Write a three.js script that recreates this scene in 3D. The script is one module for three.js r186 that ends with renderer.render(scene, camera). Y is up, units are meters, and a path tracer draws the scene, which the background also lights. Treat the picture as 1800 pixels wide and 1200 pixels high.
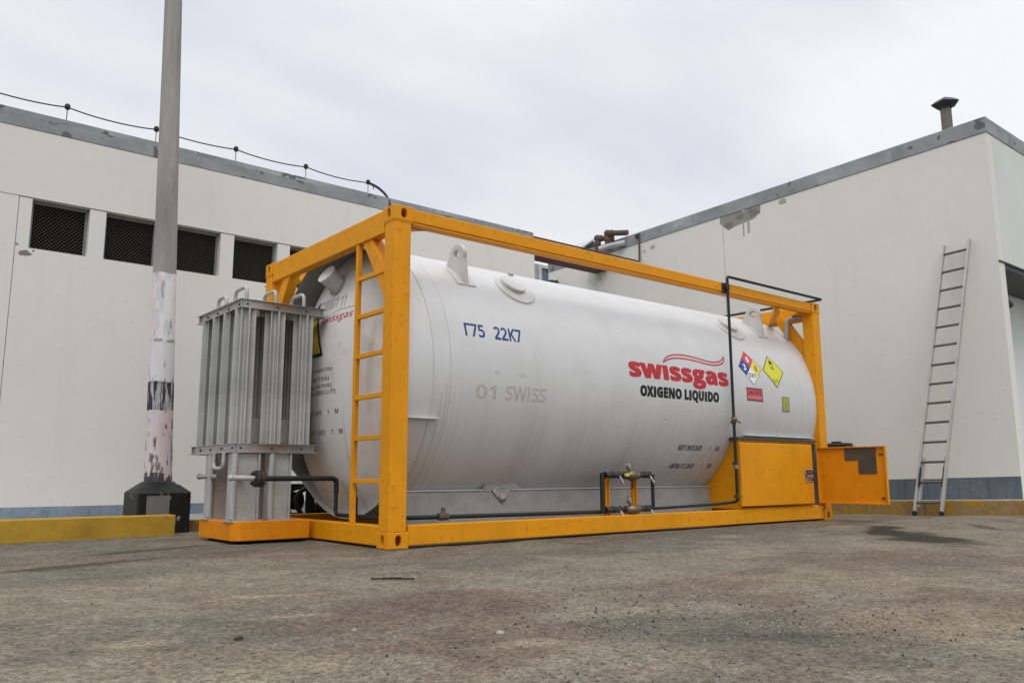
import * as THREE from 'three';
import { RoundedBoxGeometry } from 'three/addons/geometries/RoundedBoxGeometry.js';
import { mergeGeometries } from 'three/addons/utils/BufferGeometryUtils.js';
import { Brush, Evaluator, SUBTRACTION } from 'three-bvh-csg';

// ------------------------------------------------------------------ camera, sky, sun, exposure
const scene = new THREE.Scene();
const camera = new THREE.PerspectiveCamera(45.05, 1024 / 682, 0.05, 900);
camera.position.set(-3.158, 0.5156, 5.2644);
camera.rotation.order = 'YXZ';
camera.rotation.set(THREE.MathUtils.degToRad(9.306), THREE.MathUtils.degToRad(-39.388), THREE.MathUtils.degToRad(-0.216));
scene.add(camera);
const renderer = new THREE.WebGLRenderer({ antialias: true });
renderer.toneMapping = THREE.LinearToneMapping;
renderer.toneMappingExposure = 1.0;
renderer.shadowMap.enabled = true;

// ---- noise
function mulberry(a) { return () => { a |= 0; a = (a + 0x6d2b79f5) | 0; let t = Math.imul(a ^ (a >>> 15), 1 | a); t = (t + Math.imul(t ^ (t >>> 7), 61 | t)) ^ t; return ((t ^ (t >>> 14)) >>> 0) / 4294967296; }; }
const rnd = mulberry(12345);
const HT = new Float32Array(65536); { const r = mulberry(77); for (let i = 0; i < 65536; i++) HT[i] = r(); }
const h2 = (x, y) => HT[((x & 255) | ((y & 255) << 8))];
function vn(x, y, per = 256) {                               // tileable value noise, period per (<=256)
  const x0 = Math.floor(x), y0 = Math.floor(y); let fx = x - x0, fy = y - y0; fx = fx * fx * (3 - 2 * fx); fy = fy * fy * (3 - 2 * fy);
  const m = (v) => ((v % per) + per) % per, xa = m(x0), xb = m(x0 + 1), ya = m(y0), yb = m(y0 + 1);
  const a = h2(xa, ya), b = h2(xb, ya), c = h2(xa, yb), d = h2(xb, yb);
  return a + (b - a) * fx + (c - a) * fy + (a - b - c + d) * fx * fy;
}
function fbm(x, y, o = 4, per = 256) { let s = 0, a = 0.5, n = 0; for (let i = 0; i < o; i++) { s += a * vn(x, y, per); n += a; x *= 2; y *= 2; x += 17; y += 9; per = Math.min(256, per * 2); a *= 0.5; } return s / n; }
const clamp = (x, a = 0, b = 1) => Math.min(b, Math.max(a, x));
const sst = (a, b, x) => { const t = clamp((x - a) / (b - a)); return t * t * (3 - 2 * t); };
const mix = (a, b, t) => a + (b - a) * t;

// ---- overcast sky, computed
function n3(x, y, z) { return (vn(x + 40, y + z * 3.1) + vn(y + 11 + z, z + x * 0.7 + 60) + vn(z + 90, x + 31 - y)) / 3; }
function f3(x, y, z) { let s = 0, a = 0.5, n = 0; for (let i = 0; i < 5; i++) { s += a * n3(x, y, z); n += a; x *= 2.03; y *= 2.03; z *= 2.03; a *= 0.52; } return s / n; }
{
  const W = 1024, H = 512, data = new Float32Array(W * H * 4);
  const lobes = [[0.70, 0.40, -0.595, 0.24, -1.3], [0.49, 0.36, -0.79, 0.18, -0.5], [0.655, 0.29, -0.69, 0.10, 0.5], [0.134, 0.443, -0.887, 0.25, 0.3], [0.86, 0.37, -0.34, 0.20, 0.5], [0.53, 0.47, -0.70, 0.16, 0.6]];
  for (let j = 0; j < H; j++) {
    const el = ((j + 0.5) / H - 0.5) * Math.PI, y = Math.sin(el);
    for (let i = 0; i < W; i++) {
      const az = ((i + 0.5) / W - 0.5) * 2 * Math.PI, x = Math.cos(az) * Math.cos(el), z = Math.sin(az) * Math.cos(el), yy = Math.max(y, 0.02), k = 1 / (yy + 0.35);
      let c = (f3(x * k * 1.6 + 5, yy * 2 + 3, z * k * 1.6 + 8) - 0.5) * 5.6;
      for (const [a, b, d, w, s] of lobes) { const l = Math.hypot(a, b, d), q = 1 - (x * a + y * b + z * d) / l; c += s * Math.exp(-q / (w * w * 0.5)); }
      c = clamp(0.64 + 0.55 * c);
      const lum = 0.80 * (1 + 0.85 * sst(0.45, 1, y)), o = (j * W + i) * 4;
      data[o] = lum * mix(0.80, 1.15, c); data[o + 1] = lum * mix(0.845, 1.18, c); data[o + 2] = lum * mix(0.96, 1.21, c); data[o + 3] = 1;
      if (y < 0) { const g = sst(0, -0.05, y); data[o] = mix(data[o], 0.2, g); data[o + 1] = mix(data[o + 1], 0.19, g); data[o + 2] = mix(data[o + 2], 0.17, g); }
    }
  }
  const sky = new THREE.DataTexture(data, W, H, THREE.RGBAFormat, THREE.FloatType);
  sky.mapping = THREE.EquirectangularReflectionMapping; sky.magFilter = THREE.LinearFilter; sky.needsUpdate = true;
  scene.background = sky; scene.environment = sky;
}
const sun = new THREE.DirectionalLight(new THREE.Color(1, 0.96, 0.9), 1.1);
sun.name = 'sun'; sun.position.set(-14, 40, 22); sun.target.position.set(1, 0, 0); sun.castShadow = true; sun.shadow.radius = 55;
Object.assign(sun.shadow.camera, { left: -20, right: 20, top: 20, bottom: -20, far: 120 });
scene.add(sun, sun.target);

// ------------------------------------------------------------------ helpers
const names = {};
function numbered(n) { names[n] = (names[n] ?? -1) + 1; return names[n] ? n + '_' + String(names[n]).padStart(3, '0') : n; }
function tag(o, label, category, group, kind) { if (label) o.userData.label = label; if (category) o.userData.category = category; if (group) o.userData.group = group; if (kind) o.userData.kind = kind; return o; }
function thing(name, label, category, pos = [0, 0, 0], group) { const o = new THREE.Group(); o.name = numbered(name); o.position.set(...pos); scene.add(o); return tag(o, label, category, group); }
const V = (x, y, z) => new THREE.Vector3(x, y, z);
function worldUV(g, s = 1) {                                   // uv in metres by the dominant direction of each face
  const p = g.attributes.position, n = g.attributes.normal, uv = new Float32Array(p.count * 2);
  for (let i = 0; i < p.count; i += 3) {
    let a = 0, b = 0, c = 0; for (let k = 0; k < 3; k++) { a += n.getX(i + k); b += n.getY(i + k); c += n.getZ(i + k); }
    a = Math.abs(a); b = Math.abs(b); c = Math.abs(c);
    for (let k = 0; k < 3; k++) {
      const x = p.getX(i + k), y = p.getY(i + k), z = p.getZ(i + k);
      const [u, v] = a >= b && a >= c ? [z, y] : b >= c ? [x, z] : [x, y];
      uv[(i + k) * 2] = u * s; uv[(i + k) * 2 + 1] = v * s;
    }
  }
  g.setAttribute('uv', new THREE.BufferAttribute(uv, 2)); return g;
}
const I4 = new THREE.Matrix4();
class MB {
  constructor() { this.l = []; }
  add(g, m) { g = g.index ? g.toNonIndexed() : g.clone(); for (const k of Object.keys(g.attributes)) if (!['position', 'normal', 'uv'].includes(k)) g.deleteAttribute(k); if (m) g.applyMatrix4(m); if (!g.attributes.uv) g.setAttribute('uv', new THREE.BufferAttribute(new Float32Array(g.attributes.position.count * 2), 2)); this.l.push(g); return this; }
  box(x0, x1, y0, y1, z0, z1, r = 0.004) {                      // by its bounds
    const w = x1 - x0, h = y1 - y0, d = z1 - z0; r = Math.min(r, w * 0.45, h * 0.45, d * 0.45);
    const g = r > 0 ? new RoundedBoxGeometry(w, h, d, 2, r) : new THREE.BoxGeometry(w, h, d);
    return this.add(g, new THREE.Matrix4().makeTranslation((x0 + x1) / 2, (y0 + y1) / 2, (z0 + z1) / 2));
  }
  bar(a, b, w, d, up = V(0, 1, 0), r = 0.003) {                 // box beam from a to b, w across, d along up
    const dir = b.clone().sub(a), L = dir.length(); dir.normalize(); const side = new THREE.Vector3().crossVectors(up, dir).normalize(), u2 = new THREE.Vector3().crossVectors(dir, side);
    const m = new THREE.Matrix4().makeBasis(side, u2, dir); m.setPosition(a.clone().add(b).multiplyScalar(0.5));
    return this.add(r > 0 ? new RoundedBoxGeometry(w, d, L, 1, Math.min(r, w * 0.4, d * 0.4)) : new THREE.BoxGeometry(w, d, L), m);
  }
  cyl(a, b, r0, r1 = r0, seg = 16, open = false) {
    const dir = b.clone().sub(a), L = dir.length(), q = new THREE.Quaternion().setFromUnitVectors(V(0, 1, 0), dir.normalize());
    return this.add(new THREE.CylinderGeometry(r1, r0, L, seg, 1, open), new THREE.Matrix4().compose(a.clone().add(b).multiplyScalar(0.5), q, V(1, 1, 1)));
  }
  sph(c, r, sx = 1, sy = 1, sz = 1) { return this.add(new THREE.SphereGeometry(r, 14, 10), new THREE.Matrix4().compose(c, new THREE.Quaternion(), V(sx, sy, sz))); }
  tube(pts, r, bend = r * 3, seg = 10) {                        // pipe through pts with rounded elbows
    const path = new THREE.CurvePath(); let from = pts[0].clone(); const n = pts.length;
    for (let i = 1; i < n - 1; i++) {
      const c = pts[i], a = pts[i - 1].clone().sub(c), b = pts[i + 1].clone().sub(c), t = Math.min(bend, a.length() * 0.49, b.length() * 0.49);
      const p = c.clone().add(a.normalize().multiplyScalar(t)), q = c.clone().add(b.normalize().multiplyScalar(t));
      path.add(new THREE.LineCurve3(from, p)); path.add(new THREE.QuadraticBezierCurve3(p, c.clone(), q)); from = q;
    }
    path.add(new THREE.LineCurve3(from, pts[n - 1].clone()));
    for (const cv of path.curves) {
      const line = cv.isLineCurve3; if (line && cv.getLength() < 1e-5) continue;
      this.add(new THREE.TubeGeometry(cv, line ? 1 : 8, r, seg, false));
    }
    for (const [e, f] of [[pts[0], pts[1]], [pts[n - 1], pts[n - 2]]]) { const d = e.clone().sub(f).normalize(); this.cyl(e.clone().sub(d.clone().multiplyScalar(0.004)), e, r * 0.999, r * 0.999, seg); }
    return this;
  }
  ext(shape, depth, m, bevel = 0, seg = 12) { return this.add(new THREE.ExtrudeGeometry(shape, { depth, bevelEnabled: bevel > 0, bevelThickness: bevel, bevelSize: bevel, bevelOffset: -bevel, bevelSegments: 2, curveSegments: seg }), m); }
  build(name, mat, parent, opt = {}) {
    let g = mergeGeometries(this.l, false); if (opt.deform) opt.deform(g); if (!opt.keepUV) worldUV(g);
    const o = new THREE.Mesh(g, mat); o.name = parent ? name : numbered(name); o.castShadow = o.receiveShadow = true; (parent || scene).add(o); if (opt.label) o.userData.label = opt.label; return o;
  }
}
const mb = () => new MB();
const T = (x, y, z) => new THREE.Matrix4().makeTranslation(x, y, z);
const RY = (a) => new THREE.Matrix4().makeRotationY(a), RX = (a) => new THREE.Matrix4().makeRotationX(a), RZ = (a) => new THREE.Matrix4().makeRotationZ(a);
const mul = (...m) => m.reduce((a, b) => a.clone().multiply(b), new THREE.Matrix4());
function at(parent, name, mesh, m) { const o = new THREE.Mesh(mesh.geometry, mesh.material); o.name = name; o.applyMatrix4(m); o.castShadow = o.receiveShadow = true; parent.add(o); return o; }
function rect(x0, y0, x1, y1) { const s = new THREE.Shape(); s.moveTo(x0, y0); s.lineTo(x1, y0); s.lineTo(x1, y1); s.lineTo(x0, y1); s.closePath(); return s; }
function poly(pts) { const s = new THREE.Shape(); pts.forEach(([x, y], i) => (i ? s.lineTo(x, y) : s.moveTo(x, y))); s.closePath(); return s; }

// ---- textures
function canvas(w, h) { const c = document.createElement('canvas'); c.width = w; c.height = h; return c; }
function canvasTex(c, srgb = true, repeat = true) { const t = new THREE.CanvasTexture(c); if (srgb) t.colorSpace = THREE.SRGBColorSpace; t.wrapS = t.wrapT = repeat ? THREE.RepeatWrapping : THREE.ClampToEdgeWrapping; return t; }
function paint(w, h, f) {                                       // f(x, y) -> [r, g, b] 0..255
  const c = canvas(w, h), ctx = c.getContext('2d'), im = ctx.createImageData(w, h), d = im.data;
  for (let y = 0, o = 0; y < h; y++) for (let x = 0; x < w; x++, o += 4) { const q = f(x, y); d[o] = q[0]; d[o + 1] = q[1]; d[o + 2] = q[2]; d[o + 3] = 255; }
  ctx.putImageData(im, 0, 0); return c;
}
const repeatOf = (t, s) => { t.repeat.set(1 / s, 1 / s); return t; };
const std = (o) => new THREE.MeshStandardMaterial(o);
const lin = (r, g, b) => new THREE.Color().setRGB(r, g, b);

// grainy grey tile, mean near white: gives paints and metals patches, grain and scuffs
const scuffC = paint(512, 512, (x, y) => { const a = fbm(x / 64, y / 64, 5, 8), b = fbm(x / 8 + 3, y / 8, 3, 64), s = vn(x / 3, y / 40, 170); let v = 232 + (a - 0.5) * 46 + (b - 0.5) * 16 + (s - 0.5) * 8; return [v, v, v]; });
const scuff = repeatOf(canvasTex(scuffC), 1.3);
const roughC = paint(512, 512, (x, y) => { const a = fbm(x / 40, y / 40, 5, 8); const v = 255 * clamp(0.42 + (a - 0.5) * 0.5); return [v, v, v]; });
const roughT = repeatOf(canvasTex(roughC, false), 0.9);
const dirtyYellowC = paint(1024, 1024, (x, y) => {
  const a = fbm(x / 128, y / 128, 5, 8), b = fbm(x / 20 + 50, y / 20, 4, 51), st = fbm(x / 7, y / 120 + 7, 3, 146), k = sst(0.62, 0.8, b) * sst(0.4, 0.6, a), sp = sst(0.9, 0.96, vn(x / 3, y / 3, 256)) * sst(0.56, 0.7, a);
  const m = 1 + (a - 0.5) * 0.13 - k * 0.06 - sst(0.6, 0.85, st) * 0.03; let r = 222 * m, g = 148 * m * (1 - k * 0.05), bl = 14 * m + k * 14;
  r = mix(r, 90, sp * 0.5); g = mix(g, 60, sp * 0.5); bl = mix(bl, 35, sp * 0.4); return [r, g, bl];
});
const plasterC = paint(512, 512, (x, y) => { const a = fbm(x / 128, y / 128, 5, 4), b = fbm(x / 9, y / 9, 3, 56), v = 1 + (a - 0.5) * 0.05 + (b - 0.5) * 0.015; return [208 * v, 210 * v, 207 * v]; });
const M = {
  plaster: std({ map: repeatOf(canvasTex(plasterC), 3), roughness: 0.92 }),
  yellow: new THREE.MeshPhysicalMaterial({ map: repeatOf(canvasTex(dirtyYellowC), 2.1), roughness: 0.55, specularIntensity: 0.45 }),
  skidYellow: new THREE.MeshPhysicalMaterial({ map: repeatOf(canvasTex(dirtyYellowC), 2.1), color: lin(1.0, 0.84, 0.8), roughness: 0.45, specularIntensity: 0.5 }),
  white: std({ color: lin(0.64, 0.64, 0.63), map: scuff, roughness: 0.42 }),
  whiteDirty: std({ color: lin(0.38, 0.375, 0.355), map: scuff, roughness: 0.6 }),
  alu: std({ color: lin(0.46, 0.46, 0.45), map: scuff, metalness: 0.55, roughness: 0.5, roughnessMap: roughT }),
  aluFin: std({ color: lin(0.58, 0.585, 0.575), map: scuff, metalness: 0.2, roughness: 0.5 }),
  aluPale: std({ color: lin(0.52, 0.52, 0.50), map: scuff, metalness: 0.25, roughness: 0.6 }),
  steel: std({ color: lin(0.38, 0.37, 0.35), metalness: 0.85, roughness: 0.38, map: scuff }),
  latch: std({ color: lin(0.5, 0.5, 0.48), metalness: 0.5, roughness: 0.4, map: scuff }),
  green: std({ color: lin(0.008, 0.014, 0.013), map: scuff, roughness: 0.6 }),
  black: std({ color: lin(0.012, 0.012, 0.012), roughness: 0.5, map: scuff }),
  brass: std({ color: lin(0.25, 0.20, 0.13), metalness: 0.8, roughness: 0.45, map: scuff }),
  valve: std({ color: lin(0.06, 0.058, 0.055), metalness: 0.4, roughness: 0.5, map: scuff }),
  rust: std({ color: lin(0.13, 0.088, 0.066), map: scuff, roughness: 0.85 }),
  maroon: std({ color: lin(0.14, 0.042, 0.036), map: scuff, roughness: 0.7 }),
  pvc: std({ color: lin(0.55, 0.57, 0.58), map: scuff, roughness: 0.4 }),
  greyPaint: std({ color: lin(0.24, 0.25, 0.25), map: scuff, roughness: 0.6 }),
  darkGrey: std({ color: lin(0.045, 0.047, 0.05), map: scuff, roughness: 0.6 }),
  wire: std({ color: lin(0.02, 0.02, 0.02), roughness: 0.7 }),
  screen: std({ color: lin(0.10, 0.095, 0.085), roughness: 0.6, metalness: 0.4 }),
  glass: std({ color: lin(0.10, 0.13, 0.14), roughness: 0.08 }),
  greyPale: std({ color: lin(0.36, 0.36, 0.35), roughness: 0.35 }),
  flash: std({ color: lin(0.075, 0.068, 0.055), roughness: 0.7, map: scuff }),
  shadedLining: std({ color: lin(0.27, 0.27, 0.24), roughness: 0.8, map: scuff }),  // dark tone for the upper skirt lining, its shade painted in
  interior: std({ color: lin(0.10, 0.095, 0.09), roughness: 0.95 }),
};

// ------------------------------------------------------------------ ground
const SLOPE = 0.024;                                            // the yard rises towards the right building's near end
const slopeAt = (x, z) => SLOPE * (clamp(z, -4, 6) + 0.2) * sst(6.1, 7.6, x);
const blob = (x, z, cx, cz, rx, rz, rot, e = 0.45) => {
  const c = Math.cos(rot), s = Math.sin(rot), dx = x - cx, dz = z - cz, u = (dx * c + dz * s) / rx, v = (-dx * s + dz * c) / rz;
  const w = (fbm(x * 2.3 + 9, z * 2.3, 4) - 0.5) * 1.6; return sst(1 + e, 1 - e, Math.hypot(u, v) + w);
};
{
  const TW = 2048, S = 4.1;
  const r2 = mulberry(5), hgt = new Float32Array(TW * TW);
  for (let y = 0; y < TW; y++) for (let x = 0; x < TW; x++) hgt[y * TW + x] = 0.5 * vn(x / 4, y / 4, 512 > 256 ? 256 : 256) * 0.55 + 0.45 * vn(x / 16 + 7, y / 16, 128) + 0.35 * (vn(x / 64, y / 64 + 3, 32) - 0.5);
  const C = canvas(TW, TW), ctx = C.getContext('2d'), im = ctx.createImageData(TW, TW), B = canvas(TW, TW), bx = B.getContext('2d'), ib = bx.createImageData(TW, TW);
  for (let y = 0, o = 0; y < TW; y++) for (let x = 0; x < TW; x++, o += 4) {
    const h = hgt[y * TW + x], g = r2(), mm = vn(x / 5.5 + 40, y / 5.5, 256), L = 186 + (h - 0.36) * 56 + (g - 0.5) * 92 + (mm - 0.5) * 58;
    im.data[o] = L + 2; im.data[o + 1] = L; im.data[o + 2] = L - 3; im.data[o + 3] = 255;
    const q = 110 + (h - 0.36) * 70 + (g - 0.5) * 50 + (mm - 0.5) * 60; ib.data[o] = ib.data[o + 1] = ib.data[o + 2] = q; ib.data[o + 3] = 255;
  }
  ctx.putImageData(im, 0, 0); bx.putImageData(ib, 0, 0);
  for (let i = 0; i < 42000; i++) {                             // small stones bedded in the surface
    const x = r2() * TW, y = r2() * TW, r = 0.8 + Math.pow(r2(), 5) * 4.5, e = 0.6 + r2() * 0.4, a = r2() * 3.14, t = r2(), L = t < 0.5 ? 110 + r2() * 55 : 190 + r2() * 55, w = (r2() - 0.5) * 16;
    ctx.fillStyle = `rgba(${L + w | 0},${L | 0},${L - w | 0},${0.45 + r2() * 0.45})`; ctx.beginPath(); ctx.ellipse(x, y, r, r * e, a, 0, 7); ctx.fill();
    bx.fillStyle = `rgba(215,215,215,${0.3 + r2() * 0.5})`; bx.beginPath(); bx.ellipse(x, y, r, r * e, a, 0, 7); bx.fill();
  }
  const map = repeatOf(canvasTex(C), S), bump = repeatOf(canvasTex(B, false), S);
  const xs = [], zs = [];
  for (let v = -300; v < -8; v *= 0.72) xs.push(v); for (let v = -8; v < -4; v += 0.25) xs.push(v); for (let v = -4; v < 4; v += 0.025) xs.push(v); for (let v = 4; v < 9; v += 0.04) xs.push(v); for (let v = 9; v < 400; v *= 1.35) xs.push(v);
  for (let v = -300; v < -5; v *= 0.72) zs.push(v); for (let v = -5; v < -1.6; v += 0.1) zs.push(v); for (let v = -1.6; v < 4.8; v += 0.025) zs.push(v); for (let v = 4.8; v < 8; v += 0.3) zs.push(v); for (let v = 8; v < 400; v *= 1.4) zs.push(v);
  const nx = xs.length, nz = zs.length, pos = new Float32Array(nx * nz * 3), col = new Float32Array(nx * nz * 3), uv = new Float32Array(nx * nz * 2), idx = [];
  for (let j = 0; j < nz; j++) for (let i = 0; i < nx; i++) {
    const k = j * nx + i, x = xs[i], z = zs[j], near = Math.abs(x) < 12 && Math.abs(z) < 9;
    const a = fbm(x * 0.55 + 31, z * 0.9 + 12, 5), b = fbm(x * 3 + 4, z * 3 + 40, 4), c = fbm(x * 1.3 + 77, z * 1.9 + 5, 4);
    let y = near ? (fbm(x * 1.1, z * 1.1, 3) - 0.5) * 0.010 + (b - 0.5) * 0.004 + (vn(x * 14, z * 14) - 0.5) * 0.0022 + (vn(x * 31 + 9, z * 31) - 0.5) * 0.0008 - 0.004 : -0.004;
    y += slopeAt(x, z);
    let r = 0.352, g = 0.314, bl = 0.246;                       // packed grey-brown dirt over worn asphalt
    const mixc = (R, G, Bc, t) => { r = mix(r, R, t); g = mix(g, G, t); bl = mix(bl, Bc, t); };
    mixc(0.262, 0.238, 0.190, sst(0.50, 0.66, a) * 0.75);       // greyer asphalt showing
    mixc(0.265, 0.205, 0.158, sst(0.52, 0.68, c) * 0.7);        // reddish brown soil
    mixc(0.40, 0.345, 0.27, sst(0.60, 0.74, fbm(x * 1.7 + 3, z * 2.6 + 63, 5)) * 0.75);  // pale dust
    if (near) {
      mixc(0.40, 0.335, 0.255, blob(x, z, -0.2, 3.75, 0.75, 0.30, 0.35) * 0.7 + blob(x, z, 0.9, 2.9, 0.9, 0.35, 0.5) * 0.55);
      mixc(0.26, 0.195, 0.152, blob(x, z, -1.25, 2.45, 0.55, 0.4, 0.3) * 0.75);
      mixc(0.20, 0.184, 0.155, blob(x, z, -0.72, 3.35, 0.42, 0.30, 0.5) * 0.8 + blob(x, z, -0.75, 3.85, 0.35, 0.22, 0.4) * 0.45);
      mixc(0.19, 0.180, 0.162, blob(x, z, -1.9, 0.2, 0.8, 0.4, -0.3) * 0.35);
      mixc(0.060, 0.054, 0.046, clamp(blob(x, z, 4.0, 1.98, 0.72, 0.34, -0.72, 0.5) + blob(x, z, 4.75, 1.25, 0.85, 0.16, -0.45, 0.5), 0, 1) * 0.9);   // wet oil stain
      mixc(0.11, 0.10, 0.088, clamp(blob(x, z, 5.9, 1.72, 0.5, 0.07, -0.6) + blob(x, z, -1.86, -0.38, 0.4, 0.07, -0.35) + blob(x, z, -1.32, -1.15, 0.42, 0.08, -0.3), 0, 1) * 0.75);
      mixc(0.47, 0.39, 0.29, clamp(blob(x, z, -2.39, 2.4, 0.13, 0.07, 0.4) + blob(x, z, -1.78, 2.23, 0.16, 0.05, 0.4) + blob(x, z, -1.5, 1.7, 0.2, 0.05, 0.4) + blob(x, z, -1.4, 3.2, 0.12, 0.06, 0.5), 0, 1) * 0.8);
    }
    const m = 1.0 + (b - 0.5) * 0.32 + (vn(x * 17 + 3, z * 22) - 0.5) * 0.08;
    pos.set([x, y, z], k * 3); col.set([r * m, g * m, bl * m], k * 3); uv.set([x, z], k * 2);
    if (i && j) { const p = k - nx - 1, q = k - nx, s = k - 1; idx.push(p, s, q, q, s, k); }
  }
  const g = new THREE.BufferGeometry(); g.setAttribute('position', new THREE.BufferAttribute(pos, 3)); g.setAttribute('color', new THREE.BufferAttribute(col, 3)); g.setAttribute('uv', new THREE.BufferAttribute(uv, 2)); g.setIndex(idx); g.computeVertexNormals();
  const ground = new THREE.Mesh(g, new THREE.MeshPhysicalMaterial({ map, bumpMap: bump, bumpScale: 0.007, vertexColors: true, roughness: 1, specularIntensity: 0.15 })); ground.name = 'ground'; ground.receiveShadow = true; ground.userData.kind = 'structure'; scene.add(ground);
  // loose grit
  const n = 11000, r3 = mulberry(99), peb = new THREE.InstancedMesh(new THREE.IcosahedronGeometry(1, 0), std({ color: 0xffffff, roughness: 0.9 }), n), m4 = new THREE.Matrix4(), q = new THREE.Quaternion(), e = new THREE.Euler(), cc = new THREE.Color();
  for (let i = 0; i < n; i++) {
    let x, z; if (i < 4200) { x = -0.7 + (r3() + r3() + r3() - 1.5) * 1.0; z = 3.4 + (r3() + r3() + r3() - 1.5) * 0.9; } else { x = -3 + r3() * 9; z = -0.8 + r3() * 5.4; if (z < 0.05 && x > -0.75) z = 0.05 + r3() * 3; }
    const s = 0.0009 + Math.pow(r3(), 7) * (i < 4200 ? 0.0045 : 0.0030); e.set(r3() * 6, r3() * 6, r3() * 6); q.setFromEuler(e);
    m4.compose(V(x, slopeAt(x, z) - 0.001 + s * 0.3, z), q, V(s * (0.8 + r3() * 0.7), s * (0.5 + r3() * 0.4), s)); peb.setMatrixAt(i, m4);
    const L = r3() < 0.55 ? 0.03 + r3() * 0.09 : 0.16 + r3() * 0.16; peb.setColorAt(i, cc.setRGB(L * 1.03, L, L * 0.93));
  }
  peb.name = 'grit'; tag(peb, 'loose grit and small stones scattered over the yard', 'gravel', null, 'stuff'); peb.castShadow = peb.receiveShadow = true; scene.add(peb);
  // a few single stones and a flat dark stick
  const stone = (x, z, s, c, label) => {
    const g2 = new THREE.IcosahedronGeometry(s, 2), p = g2.attributes.position; for (let i = 0; i < p.count; i++) { const a = V(p.getX(i), p.getY(i), p.getZ(i)), f = 0.72 + 0.5 * vn(a.x / s * 1.3 + x * 9 + 20, a.y / s * 1.3 + a.z / s * 1.7 + 30); p.setXYZ(i, a.x * f * 1.25, a.y * f * 0.7, a.z * f); } g2.computeVertexNormals();
    const o = new THREE.Mesh(g2, std({ color: c, roughness: 0.9, map: scuff })); o.name = numbered('stone'); o.position.set(x, s * 0.25 - 0.003, z); o.castShadow = o.receiveShadow = true; tag(o, label, 'stone'); scene.add(o);
  };
  stone(-1.37, 3.02, 0.011, lin(0.42, 0.39, 0.33), 'small pale stone lying alone on the brown dirt in the foreground');
  stone(-2.08, 2.55, 0.013, lin(0.03, 0.028, 0.025), 'small black stone near the bottom of the yard, left of the middle');
  stone(-1.72, 2.66, 0.010, lin(0.36, 0.31, 0.24), 'small tan stone on brown dirt below the dark flat stick');
  const st = mb().bar(V(-0.975, 0.006, 1.468), V(-0.81, 0.006, 1.618), 0.012, 0.008, V(0, 1, 0), 0.002).bar(V(-0.93, 0.010, 1.505), V(-0.86, 0.012, 1.575), 0.008, 0.004, V(0, 1, 0), 0.001).build('stick', std({ color: lin(0.035, 0.028, 0.022), roughness: 0.85, map: scuff }));
  tag(st, 'dark flat stick lying on the dirt in front of the orange post', 'stick');
}

// ------------------------------------------------------------------ left building
const wallTone = (x, y, s) => { const a = fbm(x * 0.6 + s, y * 0.6, 5), b = fbm(x * 7 + s, y * 7 + 3, 3), st = fbm(x * 9 + s * 2, y * 0.8, 3); return 1 + (a - 0.5) * 0.05 + (b - 0.5) * 0.012 - sst(0.60, 0.9, st) * 0.012; };
function wallCanvas(x0, x1, y0, y1, W, H, seed, extra) {
  const c = paint(W, H, (i, j) => { const x = mix(x0, x1, i / W), y = mix(y1, y0, j / H), t = wallTone(x, y, seed), sp = sst(0.92, 0.97, vn(x * 31, y * 31)) * sst(0.56, 0.7, fbm(x * 1.1 + 50, y * 1.3, 3)) * 0.07; return [217 * t * (1 - sp), 215 * t * (1 - sp), 209 * t * (1 - sp)]; });
  const ctx = c.getContext('2d'); ctx.save(); ctx.setTransform(W / (x1 - x0), 0, 0, -H / (y1 - y0), -x0 * W / (x1 - x0), y1 * H / (y1 - y0)); extra(ctx); ctx.restore();
  const t = canvasTex(c, true, false); t.repeat.set(1 / (x1 - x0), 1 / (y1 - y0)); t.offset.set(-x0 / (x1 - x0), -y0 / (y1 - y0)); return t;
}
const flake = (ctx, x, y, r, col, seed, stretch = 1) => { const rr = mulberry(seed); ctx.fillStyle = col; ctx.beginPath(); for (let i = 0; i < 22; i++) { const a = i / 22 * 6.283, q = r * (0.6 + rr() * 0.6); ctx[i ? 'lineTo' : 'moveTo'](x + Math.cos(a) * q * stretch, y + Math.sin(a) * q); } ctx.closePath(); ctx.fill(); };
const parC = paint(2048, 256, (x, y) => { const X = x / 150, Y = y / 150, a = fbm(X * 0.9 + 4, Y * 1.4 + 8, 5), b = fbm(X * 5, Y * 5 + 30, 4), c2 = fbm(X * 2.2 + 90, Y * 1.1, 4), pl = sst(0.55, 0.7, a), dk = sst(0.62, 0.72, b) * sst(0.5, 0.6, c2); let v = 166 + (a - 0.5) * 50 + (b - 0.5) * 30 + pl * 12; v = mix(v, 96, dk * 0.8); return [v - 2, v + 1, v + 1]; });
const parapetTex = canvasTex(parC); parapetTex.repeat.set(1 / 9, 1 / 1.1);
M.concrete = std({ map: parapetTex, color: lin(0.74, 0.75, 0.76), roughness: 0.9, bumpMap: parapetTex, bumpScale: 0.006 });
const bandC = paint(1024, 256, (x, y) => { const a = fbm(x / 90, y / 60, 5), b = fbm(x / 9, y / 9 + 12, 3), st = fbm(x / 6, y / 90, 3), k = sst(0.66, 0.78, b) * sst(0.5, 0.65, a); const m = 1 + (a - 0.5) * 0.3 - sst(0.55, 0.8, st) * 0.12; return [mix(101 * m, 160, k * 0.3), mix(113 * m, 162, k * 0.3), mix(126 * m, 162, k * 0.3)]; });
const bandTex = canvasTex(bandC); bandTex.repeat.set(1 / 4, 1 / 1);
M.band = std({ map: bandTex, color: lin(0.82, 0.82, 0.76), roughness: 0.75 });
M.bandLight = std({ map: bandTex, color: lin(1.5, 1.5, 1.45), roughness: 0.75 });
const LZ = -4.6;
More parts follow.
